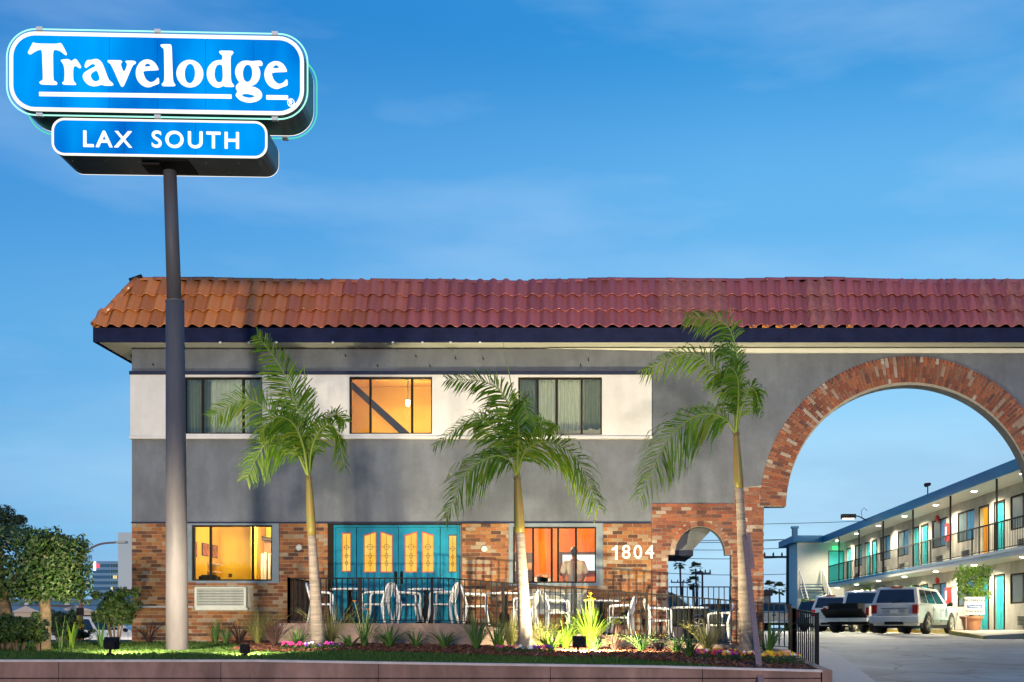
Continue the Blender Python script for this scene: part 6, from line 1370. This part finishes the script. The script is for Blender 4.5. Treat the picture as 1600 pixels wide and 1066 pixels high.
def pickup(label, X, Y, heading, paint, lowered):
    t = thing('pickup_truck', label, 'pickup truck', (X, Y, lotz(Y) + .005), R(-heading), 'pickups parked in the lot'); L, h, r_ = 5.5, .98, .39; y0, y1 = -L / 2, L / 2; ya, yb = y0 + 1.15, y1 - .95
    def well(yc): return [(yc + (r_ + .08) * math.cos(R(k)), r_ + (r_ + .08) * math.sin(R(k))) for k in range(180, -1, -15)]
    bedf = y0 + 1.95
    def sideply(top): return [(y0 + .02, .52), (ya - r_ - .08, .48)] + well(ya) + [(ya + r_ + .08, .44), (yb - r_ - .08, .44)] + well(yb) + [(yb + r_ + .08, .48), (y1, .55), (y1 - .02, .95), (y1 - .3, 1.08), (y1 - 1.4, 1.14), (bedf, 1.14), (bedf, top), (y0, top)]
    for sx_ in (-1, 1): bevel(MB().extr([sideply(1.10)], lambda u, v: (sx_ * h, u, v), lambda u, v: (sx_ * (h - .10), u, v)).build('body_side', paint, t), .02, 2)
    nose = [(bedf, .5), (y1 - .06, .5), (y1 - .06, .95), (y1 - .32, 1.07), (y1 - 1.4, 1.13), (bedf, 1.13)]
    MB().extr([nose], lambda u, v: (-h + .101, u, v), lambda u, v: (h - .101, u, v)).build('cab_body', paint, t)
    MB().box(-h + .101, h - .101, y0 + .03, bedf - .001, .60, .68).build('bed_floor', 'plastic_black', t)
    g0 = [(-h + .04, bedf + .02, 1.13), (h - .04, bedf + .02, 1.13), (h - .04, y1 - 1.35, 1.13), (-h + .04, y1 - 1.35, 1.13)]; g1 = [(-h + .18, bedf + .18, 1.78), (h - .18, bedf + .18, 1.78), (h - .2, y1 - 2.15, 1.77), (-h + .2, y1 - 2.15, 1.77)]
    bevel(MB().hexa(g0 + g1).build('cabin', paint, t), .05, 3)
    panel_on((g0[0], g0[1], g1[1], g1[0]), .08, .92, .16, .86, .004).build('rear_window', 'carglass_solid', t); panel_on((g0[2], g0[3], g1[3], g1[2]), .06, .94, .08, .9, .004).build('windscreen', 'carglass_solid', t)
    for q in ((g0[1], g0[2], g1[2], g1[1]), (g0[3], g0[0], g1[0], g1[3])):
        for u0, u1 in ((.1, .45), (.5, .88)): panel_on(q, u0, u1, .12, .86, .004).build('side_window', 'carglass_solid', t)
    if lowered: MB().hexa([(-h + .1, y0 - .52, .92), (h - .1, y0 - .52, .92), (h - .1, y0 - .0, .66), (-h + .1, y0 - .0, .66), (-h + .1, y0 - .50, .98), (h - .1, y0 - .50, .98), (h - .1, y0 - .0, .74), (-h + .1, y0 - .0, .74)]).build('tailgate', 'plastic_black', t); MB().box(-h + .2, h - .5, y0 + .1, y0 + .9, .681, 1.22).build('load', 'plastic_black', t)
    else: bevel(MB().box(-h + .101, h - .101, y0 - .0, y0 + .07, .62, 1.10).build('tailgate', paint, t), .015, 1); MB().box(-.13, .13, y0 - .012, y0 - .0, .92, .99).build('tailgate_handle', 'plastic_black', t)
    for sx_ in (-1, 1):
        MB().box(sx_ * (h - .07) - .06, sx_ * (h - .07) + .065, y0 - .015, y0 + .03, .72, 1.04).build('tail_light', 'tail_red', t); MB().tube([(sx_ * h, y1 - 1.6, 1.16), (sx_ * (h + .2), y1 - 1.62, 1.25)], [.04, .11], 8).build('mirror', 'plastic_black', t)
        wheel_mesh(t, sx_ * (h - .12), ya, r_, .26, 6); wheel_mesh(t, sx_ * (h - .12), yb, r_, .26, 6)
    bevel(MB().box(-h + .02, h - .02, y0 - .20, y0 - .02, .46, .62).build('rear_bumper', 'chrome' if not lowered else paint, t), .02, 2); MB().box(-.155, .155, y0 - .21, y0 - .201, .47, .60).build('licence_plate', 'pot_sign', t)
    MB().box(-h + .12, h - .12, y0 + .2, y1 - .3, .34, .52).build('underbody', 'plastic_black', t)
pickup('white pickup truck with its black tailgate lowered', 11.75, 49.0, 33, 'car_white', True)
pickup('silver pickup truck with closed tailgate near the utility pole', X_(1212, 72), 73, 8, 'car_silver', False)

# ------------------------------------------------------------------ beyond the lot: poles, wires, palms
def util_pole(x, Y, ytop, arms, label, r_=.10):
    t = thing('utility_pole', label, 'utility pole', (X_(x, Y), Y, 1.35), 0, 'utility poles beyond the lot'); H = Z_(ytop, Y) - 1.35
    MB().tube([(0, 0, 0), (0, 0, H)], [r_, r_ * .75], 10).build('shaft', 'util', t)
    for z, a_, b_ in arms:
        zz = Z_(z, Y) - 1.35; MB().box(X_(a_, Y) - X_(x, Y), X_(b_, Y) - X_(x, Y), -.06, .06, zz - .07, zz + .07).build('crossarm', 'util', t)
        for k in range(4): xx = (X_(a_, Y) + (X_(b_, Y) - X_(a_, Y)) * (.04 + .3 * k)) - X_(x, Y); MB().lathe([(.05, 0), (.07, .1), (.03, .25)], 8, (xx, 0, zz + .07)).build('insulator', 'util', t)
util_pole(1231.5, 78, 848, [(870.5, 1193, 1238)], 'dark wooden utility pole beside the motel end block', .17)
util_pole(1097.5, 95, 893, [(896, 1086, 1111)], 'utility pole with crossarm seen through the small arch')
util_pole(1067, 130, 908, [(910, 1048, 1080)], 'distant utility pole low in the small arch')
for i, (x0, y0_, x1, y1_, Y) in enumerate(((1030, 845, 1600, 833, 78), (1030, 820, 1400, 812, 84), (1030, 847, 1232, 843, 78), (1030, 871, 1232, 871, 78), (1030, 895, 1232, 897, 80), (1030, 858, 1232, 856, 80))):
    p = [px(x0 + (x1 - x0) * k / 16, y0_ + (y1_ - y0_) * k / 16 + 10 * (k / 16) * (1 - k / 16), Y) for k in range(17)]
    t = MB().tube(p, .022, 5).build('power_line', 'wire'); tag(t, ('power line running on past the stack to the motel roof lamp', 'topmost thin power line above the utility pole', 'power line ending at the top of the utility pole', 'power line ending at the crossarm of the utility pole', 'lowest power line below the utility pole crossarm', 'power line between pole top and crossarm')[i], 'power line', 'power lines beyond the lot')
def fan_palm(x, Y, top, label, seed, crown=.9):
    rr = random.Random(seed); t = thing('fan_palm', label, 'palm tree', (X_(x, Y), Y, 1.3), 0, 'tall palms beyond the lot'); H = Z_(top, Y) - 1.3 - crown
    MB().tube([(0, 0, 0), (.1, 0, H * .5), (0, 0, H)], [.16, .11, .10], 8).build('trunk', 'util', t)
    a = MB()
    for i in range(46):
        q = rr.uniform(0, 6.28); e = rr.uniform(-.9, 1.3); d = Vector((math.cos(q) * math.cos(e), math.sin(q) * math.cos(e), math.sin(e))); c = Vector((0, 0, H)) + d * crown * rr.uniform(.6, .95); s_ = d.cross(Vector((0, 0, 1))).normalized(); n_ = s_.cross(d)
        for k in range(9):
            g_ = (k - 4) * .28; dd_ = (d * math.cos(g_) + s_ * math.sin(g_) + Vector((0, 0, -.25))).normalized(); w_ = n_ * .0 + (s_ * math.cos(g_) - d * math.sin(g_)) * .05; a.poly([c, c + dd_ * crown * .35 - w_, c + dd_ * crown * .62, c + dd_ * crown * .35 + w_])
    a.build('crown', 'leaf_dark', t, fix=False)
fan_palm(1062.5, 115, 870, 'tall fan palm nearest the jamb in the small arch', 1, .62); fan_palm(1087, 120, 880, 'slim fan palm beside the crossarm pole in the small arch', 2, .58); fan_palm(1083.5, 110, 902, 'short fan palm below the slim one in the small arch', 3, .58)
fan_palm(1202.5, 150, 909, 'far fan palm between brick pier and utility pole', 4, .8); fan_palm(1217.5, 150, 911, 'far fan palm close to the utility pole', 5, .8)
def block(name, label, cat, x0, x1, y0, y1, Y, D, m, roof=None, wins_=None, gable=0, group=None):
    t = thing(name, label, cat, (X_((x0 + x1) / 2, Y), Y, 1.3), 0, group); w_ = (X_(x1, Y) - X_(x0, Y)) / 2; H = Z_(y0, Y) - 1.3
    MB().box(-w_, w_, 0, D, -1.0, H).build('wall', m, t)
    if gable:
        g_ = gable * Y / FPX; MB().extr([[(-w_ * 1.06, H), (w_ * 1.06, H), (0, H + g_)]], lambda u, v: (u, -.3, v + .01), lambda u, v: (u, D + .3, v + .01)).build('roof', roof or 'far_roof', t)
    elif roof: MB().box(-w_ - .2, w_ + .2, -.2, D + .2, H + .001, H + .35).build('roof', roof, t)
    return t, w_, H
for i, (x0, x1, y0, y1, Y, lb, m) in enumerate(((1105, 1145, 950, 985, 100, 'low dark hedge row house beyond the lot in the small arch', 'far_teal'), (1188, 1202, 931, 960, 75, 'small pale shed between brick pier and silver pickup', 'far_cream'), (1040, 1200, 962, 985, 160, 'long low dark warehouse far beyond the lot', 'far_teal'))):
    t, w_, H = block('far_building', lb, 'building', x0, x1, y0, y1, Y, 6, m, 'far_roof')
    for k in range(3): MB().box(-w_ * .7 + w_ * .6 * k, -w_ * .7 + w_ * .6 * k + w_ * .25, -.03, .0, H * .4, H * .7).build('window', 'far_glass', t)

# ------------------------------------------------------------------ street side beyond the lawn
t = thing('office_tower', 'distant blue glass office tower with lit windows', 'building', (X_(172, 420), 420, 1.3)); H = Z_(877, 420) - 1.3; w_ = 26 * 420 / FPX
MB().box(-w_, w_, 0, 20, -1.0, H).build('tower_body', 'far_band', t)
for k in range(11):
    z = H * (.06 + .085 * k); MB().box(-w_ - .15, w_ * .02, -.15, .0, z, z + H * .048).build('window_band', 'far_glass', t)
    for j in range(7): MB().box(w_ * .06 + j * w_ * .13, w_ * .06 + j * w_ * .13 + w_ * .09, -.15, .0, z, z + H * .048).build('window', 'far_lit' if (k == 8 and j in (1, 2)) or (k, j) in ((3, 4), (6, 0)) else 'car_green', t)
MB().box(-w_, -w_ + 1.0, -.3, -.16, H - 3.5, H - .1).build('roof_sign', 'far_whitelight', t); MB().box(-w_ + 1.1, -w_ + 2.4, -.3, -.16, H - 2.4, H - 1.0).build('roof_sign', 'far_red', t)
t = thing('billboard', 'blank pale billboard panel beside the corner of the office', 'billboard', (X_(200, 60), 60, 1.35)); MB().box(-.52, 1.2, 0, .3, Z_(921, 60) - 1.35, Z_(832, 60) - 1.35).build('panel', 'far_white', t); MB().box(-.58, 1.26, -.04, .34, Z_(923.5, 60) - 1.35, Z_(921.1, 60) - 1.35).build('ledge', 'far_red_paint' if 'far_red_paint' in M else 'red_metal', t); MB().tube([(.3, .15, -1), (.3, .15, Z_(922, 60) - 1.35)], .15, 10).build('post', 'lamp_post', t)
Yl = 40
t = thing('street_lamp', 'slim street lamp post with long curved arm', 'street lamp', (X_(127, Yl), Yl, .38)); W2 = lambda x, y: px(x, y, Yl) - Vector((X_(127, Yl), Yl, .38))
MB().tube([(0, 0, -.05), W2(126.5, 900), W2(127, 866)], [.085, .065, .055], 10).build('post', 'lamp_post', t, smooth=True); MB().tube(spline([W2(127, 869), W2(140, 858), W2(158, 850), W2(184, 847.5)], 14), .035, 8).build('arm', 'lamp_post', t, smooth=True); MB().box(W2(183, 847).x, W2(198, 847).x, -.12, .12, W2(0, 849).z, W2(0, 845.5).z).build('lamp_head', 'metal_grey', t); MB().tube([W2(127, 945), W2(160, 930)], .035, 8).build('brace', 'lamp_post', t); MB().box(-.12, .12, -.12, -.06, W2(0, 982).z, W2(0, 972).z).build('signal_box', 'plastic_black', t); MB().box(-.12, .12, -.12, -.06, W2(0, 962).z, W2(0, 950).z).build('signal_box', 'plastic_black', t)
hs = (('cream house with a low gable roof behind the street lamp', 92, 152, 956, 70, 10, 'far_cream'), ('cream house with a low gable roof between the clipped trees', 22, 66, 957, 66, 10, 'far_cream'), ('long pale shop with flat roof behind the houses', -60, 130, 952, 95, 0, 'far_white'), ('cream house partly hidden by the bent tree', -60, 6, 955, 68, 10, 'far_cream'))
for lb, x0, x1, y0, Y, gb_, m in hs:
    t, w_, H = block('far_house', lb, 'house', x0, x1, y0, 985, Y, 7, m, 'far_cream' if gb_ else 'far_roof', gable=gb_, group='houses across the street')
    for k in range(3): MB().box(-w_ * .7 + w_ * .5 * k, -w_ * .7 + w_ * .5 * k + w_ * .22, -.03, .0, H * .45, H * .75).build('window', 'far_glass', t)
for i in range(2):
    x = 33 + 63 * i; t = thing('roof_vent', ('slim pale roof vent seen between the two clipped trunks', 'slim pale roof vent seen beside the straight clipped trunk')[i], 'vent', (X_(x, 95), 96, Z_(952, 95) + .3), 0, 'roof vents on the long shop'); MB().lathe([(.22, -.1), (.22, .7), (.16, .72)], 12).build('pipe', 'far_white', t); MB().lathe([(.3, .73), (.3, .85), (.05, 1.1)], 12).build('cap', 'far_white', t)
t = thing('far_wall', 'long low blue grey wall along the street horizon', 'wall', (X_(60, 130), 130, 1.3)); MB().box(-40, 20, 0, .4, -1.0, Z_(938, 130) - 1.3).build('panel', 'far_teal', t); MB().box(-40.1, 20.1, -.1, .5, Z_(938, 130) - 1.299, Z_(936, 130) - 1.3).build('coping', 'far_band', t)
t = thing('shop_banner', 'small blue and white lit shop banner on the cream house', 'banner', (X_(151, 69), 69, 1.35)); MB().box(X_(138, 69) - X_(151, 69), X_(146, 69) - X_(151, 69), 0, .06, Z_(975, 69) - 1.35, Z_(968.5, 69) - 1.35).build('blue_panel', 'banner_blue', t); MB().box(X_(146.1, 69) - X_(151, 69), X_(163, 69) - X_(151, 69), .0, .06, Z_(975, 69) - 1.35, Z_(968.5, 69) - 1.35).build('white_panel', 'banner_white', t); MB().box(-.05, .05, .061, .12, -1.0, .6).build('post', 'lamp_post', t)
suv('parked_car', 'white car parked across the street behind the rounded shrub', X_(172, 50), 50, 80, 'car_white', 'cars across the street').location.z = .385
t = thing('fire_hydrant', 'small yellow fire hydrant at the street lamp foot', 'hydrant', (X_(123, 28.6), 28.6, lawnz(-12, 28.6))); MB().lathe([(.12, 0), (.12, .05), (.09, .07), (.09, .45), (.11, .47), (.08, .58), (.02, .62)], 14).build('barrel', 'yellow_paint', t, smooth=True); MB().tube([(-.15, 0, .36), (.15, 0, .36)], .045, 8).build('outlet', 'yellow_paint', t)
t = thing('pine_tree', 'dark wind-blown pine top rising behind the clipped trees', 'tree', (X_(-2, 60), 60, 1.3)); rr = random.Random(5); a = MB()
for cx_, cy_, r_ in ((8, 800, 16), (18, 816, 18), (30, 812, 12), (0, 812, 18), (-15, 806, 20), (-10, 828, 26), (12, 832, 20), (-35, 825, 22)):
    p = px(cx_, cy_, 60) - t.location; leafball(a, rr, p, (r_ / 30, r_ / 34, r_ / 42), 520, .075, .1)
a.build('crown', 'leaf_dark', t, fix=False); MB().tube([(0, 0, -1.0), (.1, 0, 3), (-.1, 0, 5.5)], [.3, .22, .1], 10).build('trunk', 'bark', t, smooth=True)
